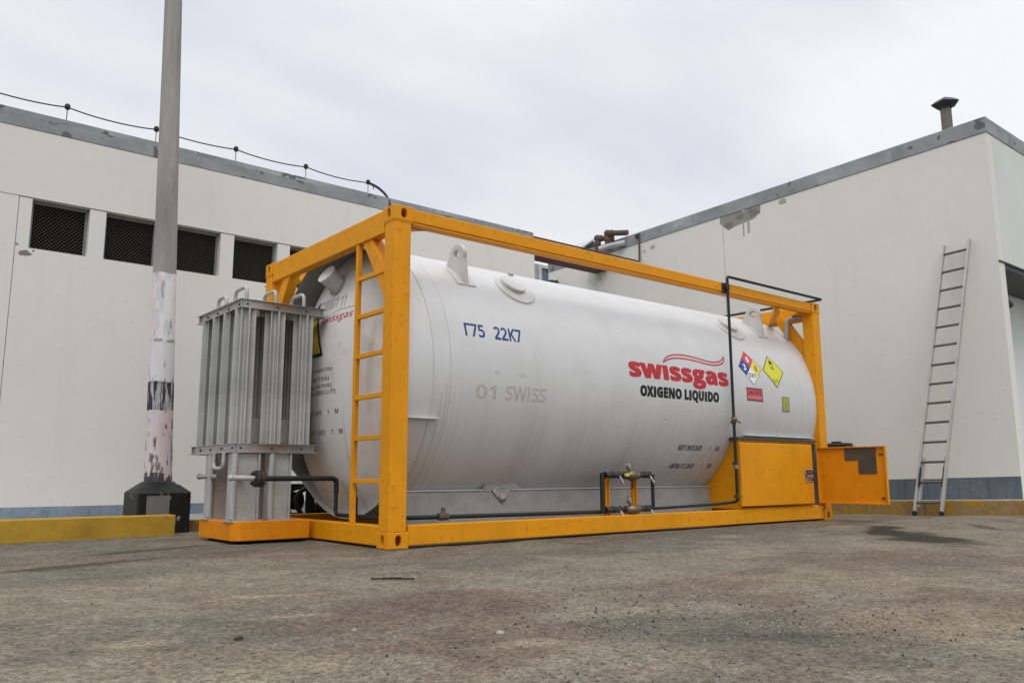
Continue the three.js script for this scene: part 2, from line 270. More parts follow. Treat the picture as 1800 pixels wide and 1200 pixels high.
{
  const b = thing('warehouse_building', 'long pale warehouse with a row of mesh windows and grey concrete parapet, behind the vaporizer', 'building');
  const tex = wallCanvas(-3, 5.5, 0, 4.4, 2048, 1024, 3, (c) => {
    flake(c, -1.78, 2.885, 0.035, 'rgb(120,116,108)', 3, 2); flake(c, -1.86, 2.97, 0.016, 'rgb(130,126,118)', 4); flake(c, -1.70, 2.92, 0.014, 'rgb(120,116,110)', 6); flake(c, -0.3, 2.90, 0.02, 'rgb(150,146,138)', 5, 2); flake(c, 0.9, 2.90, 0.014, 'rgb(150,146,138)', 15, 2);
    const r = mulberry(8); for (let i = 0; i < 22; i++) { const x = -2.2 + r() * 3, y = 0.3 + r() * 2.2; flake(c, x, y, 0.003 + r() * 0.006, `rgba(120,116,108,${0.15 + r() * 0.3})`, i + 40, 0.6 + r()); }
    c.strokeStyle = 'rgba(120,118,112,0.5)'; c.lineWidth = 0.004; c.beginPath(); c.moveTo(-2.1, 3.5); c.lineTo(-2.12, 3.3); c.lineTo(-2.09, 2.9); c.stroke();
  });
  const wall = std({ map: tex, roughness: 0.92 });
  const W0 = -1.751, PITCH = 0.7375, WW = 0.570, WB = 2.945, WT = 3.494, pts = [[-1.872, -0.1], [5.42, -0.1], [5.42, WT]];
  for (let i = 5; i >= 0; i--) { const x = W0 + i * PITCH; pts.push([x + WW, WT], [x + WW, WB], [x, WB], [x, WT]); }
  pts.push([-1.872, WT]);
  mb().ext(poly(pts), 0.18, T(0, 0, LZ - 0.18)).build('wall_panel', wall, b);
  mb().box(-14, -1.8785, -0.1, 3.50, LZ - 0.18, LZ + 0.002, 0.004).build('wall_panel', wall, b);
  mb().box(-14, 5.42, 3.502, 4.262, LZ - 0.18, LZ + 0.007, 0.005).build('lintel_wall', wall, b);
  mb().box(-1.8784, -1.8722, -0.1, 3.50, LZ - 0.05, LZ - 0.006, 0).build('joint_filler', M.concrete, b);
  mb().box(5.24, 5.418, -0.1, 4.262, -16, LZ - 0.182, 0).box(-14, 5.24, -0.1, 4.262, -16.2, -16.002, 0).box(-14.2, -14.002, -0.1, 4.262, -16, LZ, 0).build('wall', wall, b);
  mb().box(-13.99, 5.239, 4.05, 4.2, -15.99, LZ - 0.183, 0).build('roof', M.interior, b);
  mb().box(-14, 5.40, 4.264, 4.462, LZ - 0.17, LZ + 0.012, 0.006).build('parapet', M.concrete, b);
  mb().box(-14, -1.8786, 0.0, 0.222, LZ + 0.0025, LZ + 0.006, 0).box(-1.87, 5.42, 0.0, 0.222, LZ + 0.0005, LZ + 0.006, 0).build('painted_band', M.bandLight, b);
  // a mesh window: frame, diamond wire screen
  const fr = mb().box(0, 0.028, 0, 0.549, -0.12, -0.085, 0.002).box(WW - 0.028, WW, 0, 0.549, -0.12, -0.085, 0.002).box(0.0285, WW - 0.0285, 0, 0.026, -0.12, -0.085, 0.002).box(0.0285, WW - 0.0285, 0.523, 0.549, -0.12, -0.085, 0.002);
  const me = mb(); const p = 0.042;
  for (let s = -1; s <= 1; s += 2) for (let k = -14; k < 30; k++) {
    let x0 = k * p, y0 = 0, x1 = x0 + 0.549, y1 = 0.549; if (s < 0) { [y0, y1] = [0.549, 0]; }
    const f = (x) => y0 + (y1 - y0) * (x - k * p) / 0.549, xa = Math.max(x0, 0.02), xb = Math.min(x1, WW - 0.02); if (xb - xa < 0.02) continue;
    me.bar(V(xa, f(xa), -0.10 + s * 0.003), V(xb, f(xb), -0.10 + s * 0.003), 0.0032, 0.0032, V(0, 0, 1), 0);
  }
  for (let i = 0; i < 6; i++) {
    const w = new THREE.Group(); w.name = 'window'; w.position.set(W0 + i * PITCH, WB, LZ); b.add(w);
    if (!i) { fr.build('window_frame', M.greyPaint, w); me.build('wire_mesh', M.screen, w); } else for (const c of b.children.find((o) => o.name === 'window').children) { const d = c.clone(); w.add(d); }
  }
  // kerbs and pavement in front
  const curbC = paint(1024, 256, (x, y) => { const a = fbm(x / 110, y / 60, 5), bb = fbm(x / 14 + 9, y / 14, 4), k = sst(0.80, 0.88, bb + (a - 0.5) * 0.4) * 0.6, m = 1 + (a - 0.5) * 0.30 + (bb - 0.5) * 0.12; return [mix(172 * m, 140, k), mix(136 * m, 128, k), mix(40 * m, 100, k)]; });
  const ct = canvasTex(curbC); ct.repeat.set(1 / 3, 1 / 0.8); M.curbYellow = std({ map: ct, roughness: 0.85, bumpMap: ct, bumpScale: 0.003 });
  const wornC = paint(2048, 256, (x, y) => { const a = fbm(x / 130 + 3, y / 70, 5), bb = fbm(x / 18 + 9, y / 18, 5), k = sst(0.46, 0.60, bb + (a - 0.5) * 0.9 + 0.05), m = 1 + (a - 0.5) * 0.4; return [mix(168 * m, 132 + (bb - 0.5) * 60, k * 0.8), mix(128 * m, 112 + (bb - 0.5) * 56, k * 0.8), mix(34 * m, 82 + (bb - 0.5) * 50, k * 0.8)]; });
  const wt = canvasTex(wornC); wt.repeat.set(1 / 6, 1 / 0.75); M.curbWorn = std({ map: wt, roughness: 0.9, bumpMap: wt, bumpScale: 0.006 });
  M.slab = std({ map: parapetTex, color: lin(0.9, 0.86, 0.78), roughness: 0.95 });
  const k1 = mb().box(-14, -0.66, -0.05, 0.181, -2.80, -2.64, 0.012).build('kerb', M.curbYellow); k1.userData.kind = 'structure'; k1.userData.label = 'yellow painted kerb in front of the pole base';
  const s1 = mb().box(-14, 5.42, -0.05, 0.102, LZ + 0.0065, -3.26, 0.004).build('pavement', M.slab); s1.userData.kind = 'structure';
  const k2 = mb().box(-14, 5.42, -0.05, 0.103, -3.259, -3.15, 0.008).build('kerb', M.curbWorn); k2.userData.kind = 'structure';
}
// insulator posts and the cable strung along the parapet
{
  const post = thing('insulator_post', null, 'insulator', [-1.49, 4.462, LZ - 0.05], 'insulators along the parapet cable');
  mb().cyl(V(0, 0, 0), V(0, 0.165, 0), 0.006, 0.006, 8).build('rod', M.greyPaint, post);
  mb().cyl(V(0, 0.150, 0), V(0, 0.163, 0), 0.022, 0.022, 14).cyl(V(0, 0.163, 0), V(0, 0.197, 0), 0.030, 0.030, 16).cyl(V(0, 0.197, 0), V(0, 0.213, 0), 0.030, 0.018, 16).build('insulator', M.black, post);
  const labels = { '-1.49': 'black insulator on the parapet farthest left of the pole', '-0.53': 'black insulator on the parapet half hidden behind the pole', '0.442': 'black insulator on the parapet, first one right of the pole', '1.4': 'black insulator on the parapet, second one right of the pole', '2.35': 'black insulator where the parapet cable ends in a bent conduit' };
  post.userData.label = labels['-1.49'];
  for (const x of [-0.53, 0.442, 1.4, 2.35]) { const c = post.clone(); c.name = numbered('insulator_post'); c.position.x = x; c.userData.label = labels[String(x)]; scene.add(c); }
  const pts = [], X = [-5.3, -4.35, -3.4, -2.447, -1.49, -0.53, 0.442, 1.4, 2.35];
  for (let i = 0; i < X.length - 1; i++) for (let k = 0; k < 8; k++) { const t = k / 8; pts.push(V(mix(X[i], X[i + 1], t), 4.635 - 4 * 0.030 * t * (1 - t) * (1 + 0.4 * (h2(i, 3) - 0.5)), LZ - 0.05)); }
  pts.push(V(2.35, 4.632, LZ - 0.05));
  const g = new THREE.TubeGeometry(new THREE.CatmullRomCurve3(pts), 220, 0.0075, 6); const o = new THREE.Mesh(g, M.wire); o.name = 'cable'; o.castShadow = true; tag(o, 'thin dark cable sagging between insulators above the warehouse parapet', 'cable'); scene.add(o);
  const cd = mb().tube([V(2.36, 4.628, LZ - 0.04), V(2.50, 4.60, LZ - 0.04), V(2.655, 4.50, LZ - 0.03), V(2.68, 4.33, LZ + 0.03), V(2.68, 3.9, LZ + 0.03)], 0.019, 0.09).cyl(V(2.43, 4.60, LZ - 0.04), V(2.43, 4.555, LZ - 0.04), 0.008, 0.008, 8).build('conduit', M.darkGrey);
  tag(cd, 'bent grey conduit ending the parapet cable above the orange corner post', 'conduit');
}

// ------------------------------------------------------------------ right building (its courses follow the slope of the yard)
const RXW = 8.3, shear = (g) => { const p = g.attributes.position; for (let i = 0; i < p.count; i++) p.setY(i, p.getY(i) + SLOPE * (clamp(p.getZ(i), -40, 6) + 0.2)); };
{
  const b = thing('block_building', 'tall pale building with grey parapet and blue-grey base band, ladder leaning on its wall', 'building');
  const tex = wallCanvas(-9, 1.5, 0, 5.2, 2048, 1024, 61, (c) => {
    const peel = 'rgb(140,139,131)', dk = 'rgb(118,117,108)';
    c.fillStyle = peel; c.beginPath(); [[-3.0, 4.99], [-3.03, 4.80], [-2.95, 4.72], [-2.86, 4.64], [-2.70, 4.68], [-2.5, 4.70], [-2.34, 4.72], [-2.22, 4.80], [-2.20, 4.99]].forEach(([x, y], i) => c[i ? 'lineTo' : 'moveTo'](x, y)); c.fill();
    flake(c, -2.84, 4.72, 0.07, dk, 5, 1.4); flake(c, -2.35, 4.83, 0.08, dk, 6, 1.5); flake(c, -2.62, 4.82, 0.06, dk, 16, 1.5); flake(c, -2.95, 4.92, 0.045, 'rgb(165,164,156)', 17, 1.2);
    c.fillStyle = 'rgb(160,159,151)'; c.fillRect(-2.57, 4.46, 0.03, 0.26); c.fillRect(-2.48, 4.50, 0.045, 0.22); c.fillStyle = 'rgb(233,231,226)'; c.beginPath(); c.ellipse(-2.535, 4.93, 0.035, 0.035, 0, 0, 7); c.fill();
    flake(c, -1.80, 4.87, 0.05, 'rgb(160,158,150)', 9, 1.6); flake(c, -4.55, 4.72, 0.05, 'rgb(165,163,156)', 10, 1.3); flake(c, -4.75, 4.68, 0.03, 'rgb(170,168,160)', 12, 1.3);
    const r = mulberry(18); for (let i = 0; i < 30; i++) flake(c, -1.5 + r() * 2.6, 0.5 + r() * 1.1, 0.003 + r() * 0.008, `rgba(140,137,130,${0.2 + r() * 0.4})`, i + 400, 0.5 + r());
    c.strokeStyle = 'rgba(120,118,112,0.7)'; c.lineWidth = 0.006; c.beginPath(); c.moveTo(-0.62, 0.735); c.lineTo(-0.40, 0.742); c.stroke(); flake(c, -0.50, 0.60, 0.018, 'rgba(140,138,132,.8)', 77);
    flake(c, -6.1, 4.42, 0.16, 'rgba(178,186,168,.7)', 31, 1.3);
  });
  const wall = std({ map: tex, roughness: 0.92 }), o = { deform: shear };
  mb().box(RXW, RXW + 0.18, -0.2, 4.975, -7.45, -2.974, 0.003).build('wall_panel', wall, b, o);
  mb().box(RXW, RXW + 0.18, -0.2, 4.975, -2.967, 1.27, 0.006).build('wall_panel', wall, b, o);
  mb().box(RXW + 0.1805, 22, 3.225, 4.975, 1.07, 1.2695, 0).box(RXW + 0.1805, 22, -0.2, 3.222, 0.5, 0.68, 0).box(22, 22.2, -0.2, 4.975, -7.45, 1.27, 0).box(RXW + 0.181, 22, -0.2, 4.975, -7.45, -7.27, 0).build('wall', M.plaster, b, o);
  mb().box(RXW + 0.181, 21.99, 3.14, 3.223, 0.6805, 1.262, 0).build('soffit', M.darkGrey, b, o);
  mb().box(RXW - 0.006, RXW + 13, 3.205, 3.2245, 1.2625, 1.285, 0.002).build('lintel_angle', M.darkGrey, b, o);
  mb().box(RXW + 0.183, 21.98, 4.7, 4.85, -7.268, 1.068, 0).build('roof', M.interior, b, o);
  mb().box(RXW - 0.010, RXW + 0.19, 4.977, 5.196, -7.46, 1.28, 0.008).box(RXW + 0.191, 22, 4.977, 5.196, 1.08, 1.28, 0.008).build('parapet', M.concrete, b, o);
  mb().box(RXW - 0.004, RXW - 0.0005, 0.17, 0.458, -7.45, -2.976, 0).box(RXW - 0.004, RXW - 0.0005, 0.17, 0.458, -2.965, 1.268, 0).build('painted_band', M.band, b, o);
  mb().tube([V(RXW + 0.55, 3.14, 1.05), V(RXW + 0.55, 2.84, 1.05), V(RXW + 0.85, 2.78, 1.05)], 0.05, 0.08).sph(V(RXW + 0.55, 2.82, 1.05), 0.07).build('drain_pipe', M.black, b, o);
  const s = mb().box(7.873, RXW - 0.001, -0.1, 0.178, -18, 1.279, 0.002).box(RXW, 22, -0.1, 0.178, 0.682, 1.279, 0).box(7.873, 22, -0.1, 0.178, 1.28, 7, 0).build('pavement', M.slab, null, o); s.userData.kind = 'structure';
  const k = mb().box(7.755, 7.870, -0.1, 0.180, -18, 0.30, 0.014).box(7.755, 7.870, -0.1, 0.180, 0.306, 7, 0.014).build('kerb', M.curbWorn, null, o); k.userData.kind = 'structure'; k.userData.label = 'worn yellow kerb along the right building';
  // roof flue
  const f = thing('roof_flue', 'grey roof flue with a dark conical cap behind the right parapet', 'chimney', [8.75, 4.7, 0.62]);
  mb().cyl(V(0, 0, 0), V(0, 1.08, 0), 0.073, 0.073, 24).build('pipe', std({ color: lin(0.20, 0.185, 0.16), map: scuff, roughness: 0.8 }), f);
  mb().add(new THREE.LatheGeometry([[0.085, 0.99], [0.10, 1.03], [0.19, 1.075], [0.192, 1.083], [0.12, 1.135], [0.05, 1.172], [0.001, 1.178]].map(([x, y]) => new THREE.Vector2(x, y)), 5)).build('cap', M.darkGrey, f);
  // wall box behind the open door
  const c = thing('wall_box', 'black-lidded box on the right wall peeping over the open orange door', 'equipment box', [RXW, 0, 0]);
  mb().box(-0.20, -0.001, 0.55, 0.90, -1.28, -0.90, 0.02).build('body', M.greyPaint, c);
  mb().box(-0.215, -0.001, 0.901, 0.975, -1.30, -0.885, 0.03).box(-0.16, -0.06, 0.975, 1.0, -1.15, -1.03, 0.012).build('lid', M.black, c);
}
// pipes between the buildings
{
  const a = mb().tube([V(8.27, 5.05, -4.85), V(8.27, 4.50, -4.85), V(5.45, 4.50, -4.87)], 0.017, 0.04).build('conduit', M.rust); tag(a, 'thin rusty conduit dropping from the right parapet and spanning to the warehouse', 'conduit');
  const jb = mb().box(8.24, 8.288, 4.97, 5.04, -4.93, -4.87, 0.006).build('junction_box', M.darkGrey); tag(jb, 'small dark junction box on the right parapet beside the rusty conduit', 'junction box');
  const bm = mb().box(5.42, 8.295, 4.502, 4.520, -6.05, -5.72, 0.002).box(5.42, 8.295, 4.52, 4.66, -5.90, -5.87, 0).box(5.42, 8.295, 4.66, 4.678, -6.05, -5.72, 0.002).build('steel_beam', M.maroon); tag(bm, 'maroon steel beam spanning between the two buildings above the tank', 'beam');
  const vp = (pts, label) => { const t = thing('vent_pipe', label, 'vent pipe', pts[2], 'rusty elbow vents on the wall end'), o = V(...pts[2]), q = pts.map((p) => V(...p).sub(o)); mb().tube(q, 0.055, 0.07, 14).build('pipe', M.rust, t); const d = q[1].clone().lerp(q[2], 0.28); mb().cyl(d, d.clone().add(V(0, -0.06, 0)), 0.068, 0.068, 16).cyl(q[0].clone().lerp(q[1], 0.72), q[0].clone().lerp(q[1], 0.86), 0.067, 0.067, 16).sph(q[1], 0.072).build('collar', M.rust, t); };
  vp([[8.27, 5.10, -5.50], [8.12, 5.145, -5.80], [8.12, 4.86, -5.80]], 'rusty elbow vent, lower and left of the pair by the far wall end'); vp([[8.28, 5.14, -5.15], [8.20, 5.215, -5.60], [8.20, 4.88, -5.60]], 'rusty elbow vent, taller and right of the pair by the far wall end');
  const pv = mb().tube([V(8.08, 4.90, -5.70), V(8.14, 4.92, -5.45), V(8.27, 4.95, -5.20)], 0.055, 0.02, 16).build('plastic_pipe', M.pvc); tag(pv, 'short white plastic pipe in front of the rusty vents', 'pipe');
  const hd = thing('roof_ventilator', 'small gabled ventilator on the roof beyond the steel beam', 'roof vent', [8.95, 4.8, -7]);
  mb().box(-0.14, 0.14, 0, 0.50, -0.14, 0.14, 0.004).build('shaft', M.darkGrey, hd);
  mb().ext(poly([[-0.28, 0.47], [0, 0.66], [0.28, 0.47], [0.28, 0.50], [0, 0.70], [-0.28, 0.50]]), 0.5, T(0, 0, -0.25)).build('hood', M.pvc, hd);
  const wl = thing('wall_lamp', 'small dark lamp on the far end of the right wall', 'lamp', [8.3, 4.53, -7.2]);
  mb().box(-0.05, -0.001, -0.05, 0.05, -0.05, 0.05, 0.006).build('bracket', M.darkGrey, wl); mb().bar(V(-0.05, 0, 0), V(-0.30, -0.03, 0.1), 0.14, 0.06, V(0, 1, 0), 0.01).build('lamp_head', M.darkGrey, wl);
  const r = thing('rear_building', 'distant pale building with white window frames glimpsed under the steel beam', 'building', [0, 0, -10.6]);
  mb().box(7.6, 16, 0, 6.05, -4, -0.02, 0).build('wall', std({ color: lin(0.45, 0.45, 0.45), map: scuff, roughness: 0.9 }), r);
  for (const x of [10.76, 11.17]) { const w = mb().box(x, x + 0.10, 4.6, 6.03, -0.019, 0.05, 0.004).box(x + 0.34, x + 0.40, 4.6, 6.03, -0.019, 0.05, 0.004).box(x + 0.1005, x + 0.3395, 5.94, 6.03, -0.019, 0.05, 0.004).build('window', M.pvc, r); mb().box(x + 0.1005, x + 0.3395, 4.6, 5.939, -0.019, 0.0, 0).build('pane', M.glass, w); }
}

// ------------------------------------------------------------------ utility pole
{
  const p = thing('utility_pole', 'leaning concrete pole with peeling white, black and pink paint on a black base', 'pole', [-0.672, 0, -3.2]);
  const W = 512, H = 2048, HM = 6.2;
  const c = paint(W, H, (i, j) => {
    const u = i / W, y = (1 - j / H) * HM, a = fbm(u * 8, y * 1.6, 5, 8), b = fbm(u * 16 + 40, y * 5, 5, 16), d = fbm(u * 32, y * 14 + 9, 4, 32), st = fbm(u * 32 + 7, y * 1.1, 4, 32), e = (fbm(u * 8 + 5, 3, 3, 8) - 0.5) * 0.03;
    let col = [150, 148, 143].map((v) => v * (0.96 + (a - 0.5) * 0.3 + (d - 0.5) * 0.08)); const set = (q, t) => { col = col.map((v, k) => mix(v, q[k], t)); };
    if (y < 2.53 + e) { set([226, 224, 226], 0.93); set([196, 198, 204], sst(0.5, 0.62, b) * 0.8); set([140, 142, 146], sst(0.62, 0.72, d * 0.5 + b * 0.5) * 0.6); set([218, 178, 180], sst(0.58, 0.7, a) * 0.35); }
    if (y < 1.85 + e && y > 1.44) { set([205, 207, 214], 0.5); set([120, 122, 128], sst(0.6, 0.68, b) * 0.6); }
    if (y < 1.86 + e && y > 1.83 + e) set([120, 118, 120], sst(0.45, 0.55, d) * 0.6);
    if (y < 1.44 + e) { set([38, 38, 42], 0.95); set([200, 200, 206], sst(0.535, 0.60, b * 0.5 + st * 0.5) * 0.85); set([90, 90, 96], sst(0.45, 0.6, d) * 0.35); }
    if (y < 1.16 + e) { set([212, 200, 203], 0.96); set([212, 160, 162], sst(0.50, 0.68, a) * 0.5); set([215, 212, 216], sst(0.52, 0.6, st) * 0.7 * sst(1.15, 0.6, y)); set([80, 80, 86], sst(0.60, 0.69, b * 0.35 + d * 0.65 + sst(0.8, 0.47, y) * 0.06) * 0.75); }
    if (y < 0.56 + e) set([58, 58, 62], sst(0.46, 0.56, d * 0.6 + b * 0.4 + sst(0.56, 0.48, y) * 0.14) * 0.85);
    return col;
  });
  const t = canvasTex(c, true, true); t.repeat.set(1, 1);
  const pts = []; for (let k = 0; k <= 30; k++) { const y = mix(0.40, 8.5, k / 30); pts.push(new THREE.Vector2(mix(0.128, 0.070, clamp((y - 0.4) / 7)), y)); }
  const g = new THREE.LatheGeometry(pts, 48), uv = g.attributes.uv, ps = g.attributes.position; for (let i = 0; i < uv.count; i++) uv.setY(i, ps.getY(i) / HM);
  const q = 1 / 1; for (let i = 0; i < ps.count; i++) ps.setX(i, ps.getX(i) - 0.0318 * (ps.getY(i) - 0.4) * q);
  const sh = new THREE.Mesh(g, std({ map: t, roughness: 0.9, bumpMap: t, bumpScale: 0.003 })); sh.name = 'shaft'; sh.castShadow = sh.receiveShadow = true; p.add(sh);
  const bc = paint(512, 512, (x, y) => { const a = fbm(x / 50, y / 50, 5, 10), b = fbm(x / 12 + 5, y / 12, 4, 42), k = sst(0.66, 0.72, b * 0.5 + a * 0.5), m = 1 + (b - 0.5) * 0.7; return [mix(15 * m, 140, k), mix(17 * m, 138, k), mix(18 * m, 132, k)]; });
  const bt = repeatOf(canvasTex(bc), 1.1);
  M.poleBase = std({ map: bt, roughness: 0.55, bumpMap: bt, bumpScale: 0.004 });
  const s = 0.245, yb = 0.385, base = mb(); base.box(-s, s, -0.06, yb, -s, s, 0.02);
  base.add(new THREE.CylinderGeometry(0.165, s * 1.375, 0.10, 4, 1), mul(T(0, yb + 0.045, 0), RY(Math.PI / 4)));
  base.build('concrete_base', M.poleBase, p);
  mb().box(-0.165, 0.045, 0.05, 0.345, s - 0.001, s + 0.006, 0.004).build('grey_patch', std({ color: lin(0.21, 0.205, 0.21), map: scuff, roughness: 0.85 }), p, { label: 'bare grey patch on the black base' });
}

// ------------------------------------------------------------------ tank container
const TX = 6.058, TH = 2.591, TD = 2.438, YC = 1.35, ZC = -1.219, R = 1.19;
const tank = thing('tank_container', 'white liquid oxygen tank in an orange container frame standing in the yard', 'tank container');
const onTank = (x, th, r = R) => V(x, YC + r * Math.cos(th), ZC + r * Math.sin(th));
const deg = Math.PI / 180;
{
  // corner castings: hollow steel blocks with oval holes
  const ev = new Evaluator(); ev.useGroups = false; ev.attributes = ['position', 'normal', 'uv'];
  const CW = 0.178, CH = 0.118, CD = 0.162, br = (g, m) => { g = g.index ? g : g; const b = new Brush(g); if (m) b.applyMatrix4(m); b.updateMatrixWorld(); return b; };
  const oval = (w, h) => { const s = new THREE.Shape(), r = w / 2, k = h / 2 - r; s.absarc(0, k, r, 0, Math.PI); s.absarc(0, -k, r, Math.PI, 2 * Math.PI); s.closePath(); return new THREE.ExtrudeGeometry(s, { depth: 0.4, bevelEnabled: false, curveSegments: 10 }); };
  let cs = br(new RoundedBoxGeometry(CW, CH, CD, 2, 0.007));
  cs = ev.evaluate(cs, br(new THREE.BoxGeometry(CW - 0.05, CH - 0.04, CD - 0.05)), SUBTRACTION);
  cs = ev.evaluate(cs, br(oval(0.054, 0.080), T(0, 0, -0.2)), SUBTRACTION);
  cs = ev.evaluate(cs, br(oval(0.048, 0.080), mul(RY(Math.PI / 2), T(0, 0, -0.2))), SUBTRACTION);
  const cg = worldUV(cs.geometry.index ? cs.geometry.toNonIndexed() : cs.geometry.clone());
  const posts = mb(), P0 = 0.152, PD = 0.142;
  for (const x of [0, 1]) for (const y of [0, 1]) for (const z of [0, 1]) {
    const o = new THREE.Mesh(cg, M.yellow); o.name = 'corner_casting'; o.position.set(x ? TX - CW / 2 : CW / 2, y ? TH - CH / 2 : CH / 2 - 0.003, z ? -TD + CD / 2 : -CD / 2); o.castShadow = o.receiveShadow = true; tank.add(o);
  }
  for (const x of [0, 1]) for (const z of [0, 1]) {
    const x0 = x ? TX - 0.006 - P0 : 0.006, z1 = z ? -TD + 0.006 + PD : -0.006, q = mb();
    q.box(x0, x0 + P0, 0.1155, TH - 0.1185, z1 - PD, z1, 0.006);
    // cap plate under the upper casting
    q.box(x0 - 0.004, x0 + P0 + 0.014, TH - 0.128, TH - 0.1182, z1 - PD - 0.012, z1 + 0.004, 0.002);
    q.build('corner_post', M.yellow, tank);
  }
  // rails
  const rail = (f) => { const q = mb(); f(q); return q.build('rail', M.yellow, tank); };
  for (const z of [0, 1]) {
    const zz = (a) => (z ? -TD - a : a);
    const lo = (a, b) => [Math.min(zz(a), zz(b)), Math.max(zz(a), zz(b))];
    rail((q) => { q.box(CW + 0.0005, TX - CW - 0.0005, 2.479, 2.583, ...lo(-0.010, -0.085), 0.008); q.box(CW + 0.001, TX - CW - 0.001, 2.470, 2.4785, ...lo(-0.022, -0.08), 0); q.box(CW + 0.001, TX - CW - 0.001, 2.458, 2.4695, ...lo(-0.010, -0.10), 0.003); });
    rail((q) => q.box(CW + 0.0005, TX - CW - 0.0005, 0.016, 0.163, ...lo(-0.008, -0.11), 0.008));
  }
  for (const x of [0, 1]) {
    const lo = (a, b) => (x ? [TX - b, TX - a] : [a, b]);
    rail((q) => q.box(...lo(0.008, 0.10), 2.395, 2.582, -TD + CD + 0.0005, -CD - 0.0005, 0.008));
    rail((q) => q.box(...lo(0.010, 0.11), 0.014, 0.160, -TD + CD + 0.0005, -CD - 0.0005, 0.008));
  }
  // knee braces in the end frames (channel section) and flat corner gussets between the top rails
  for (const x of [0, 1]) for (const z of [0, 1]) {
    const X = x ? TX - 0.075 : 0.075, f = (a) => (z ? -TD - a : a), q = mb();
    q.bar(V(X, 2.47, f(-0.50)), V(X, 1.86, f(-0.08)), 0.125, 0.10, V(x ? 1 : -1, 0, 0), 0.006);
    q.build('knee_brace', M.yellow, tank);
    const g = poly([[0, 0], [0.26, 0], [0.08, 0.20], [0, 0.20]]), m = mul(T(x ? TX - 0.10 : 0.10, 2.47, f(-0.08)), new THREE.Matrix4().makeScale(x ? -1 : 1, 1, z ? 1 : -1), RX(Math.PI / 2));
    const gq = mb().ext(g, 0.012, m); if ((x ? -1 : 1) * (z ? 1 : -1) < 0) for (const gg of gq.l) { const pa = gg.attributes.position, na = gg.attributes.normal; for (let i = 0; i < pa.count; i += 3) for (const A of [pa, na]) { const t = [A.getX(i), A.getY(i), A.getZ(i)]; A.setXYZ(i, A.getX(i + 1), A.getY(i + 1), A.getZ(i + 1)); A.setXYZ(i + 1, ...t); } }
    gq.build('corner_gusset', M.yellow, tank);
  }
  for (const z of [0, 1]) { const f = (a) => (z ? -TD - a : a); mb().bar(V(5.22, 2.435, f(-0.05)), V(5.95, 2.435, f(-0.62)), 0.07, 0.07, V(0, 1, 0), 0.004).build('plan_brace', M.yellow, tank); }
  // end ladder: one stile, rungs run to the post
  mb().box(0.014, 0.052, 0.1605, 2.3945, -0.615, -0.575, 0.003).build('ladder_stile', M.yellow, tank);
  for (const y of [2.10, 1.785, 1.462, 1.132, 0.812, 0.484]) mb().box(0.016, 0.048, y - 0.017, y + 0.017, -0.5745, -0.1485, 0.003).build('ladder_rung', M.yellow, tank);

  // ---- white vessel
  const X0 = 0.40, X1 = 5.92, CWt = 2048, CHt = 2048, LEN = X1 - X0, ARC = 2 * Math.PI * R;
  const sc = paint(CWt, CHt, (i, j) => {
    const x = X0 + i / CWt * LEN, s = j / CHt * ARC, a = fbm(x * 0.9 + 3, s * 0.9, 5), b = fbm(x * 4 + 9, s * 4, 4), st = fbm(x * 15 + 2, s * 0.75 + 11, 4), st2 = fbm(x * 40, s * 1.3 + 3, 3), sp = sst(0.9, 0.96, vn(x * 40, s * 40)) * sst(0.55, 0.7, b) * 0.6;
    const runs = sst(0.50, 0.85, st) * 0.028 + sst(0.6, 0.85, st2) * 0.015, grime = sst(0.35, 0.8, b) * 0.02;
    const m = 1 + (a - 0.5) * 0.05 - sp * 0.10; const k = (runs * sst(1.5, 2.6, s) * sst(6, 4.6, s) * 1.5 + grime);
    return [222 * m * (1 - k), 222 * m * (1 - k * 1.05), 221 * m * (1 - k * 1.25)];
  });
  const ctx = sc.getContext('2d'), kx = CWt / LEN, ky = CHt / ARC, PX = (x) => (x - X0) * kx, PS = (d) => d * deg * R * ky;
  function text(str, x0, d0, x1, d1, font, fill, stroke, lw) {  // fit the inked box of str to x0..x1, angle d0..d1 (degrees from the top)
    ctx.save(); ctx.setTransform(1, 0, 0, 1, 0, 0); ctx.font = font.replace('%', '200px'); const m = ctx.measureText(str), w = m.actualBoundingBoxRight + m.actualBoundingBoxLeft, h = m.actualBoundingBoxAscent + m.actualBoundingBoxDescent;
    const sx = (PX(x1) - PX(x0)) / w, sy = (PS(d1) - PS(d0)) / h; ctx.setTransform(sx, 0, 0, sy, PX(x0) + m.actualBoundingBoxLeft * sx, PS(d0) + m.actualBoundingBoxAscent * sy);
    if (fill) ctx.fillStyle = fill; if (stroke) { ctx.strokeStyle = stroke; ctx.lineWidth = lw; ctx.lineJoin = 'round'; }
    let px = 0; const cap = -ctx.measureText('H').actualBoundingBoxAscent, bold = font.includes('bold');
    for (let i = 0; i < str.length; i++) {                      // stencil capitals: I is a plain bar
      const wch = ctx.measureText(str[i]).width; px = ctx.measureText(str.slice(0, i)).width;
      if (str[i] === 'I') { const sw = bold ? 36 : 17, x = px + wch / 2 - sw / 2; ctx.beginPath(); ctx.rect(x, cap, sw, -cap); if (fill) ctx.fill(); if (stroke) ctx.stroke(); }
      else { if (fill) ctx.fillText(str[i], px, 0); if (stroke) ctx.strokeText(str[i], px, 0); }
    }
    ctx.restore();
  }
  const navy = 'rgb(38,62,120)';
  text('\u039375', 0.735, 70.0, 0.935, 75.5, '% sans-serif', navy, navy, 11); text('22K7', 1.042, 69.8, 1.335, 75.4, '% sans-serif', navy, navy, 11);
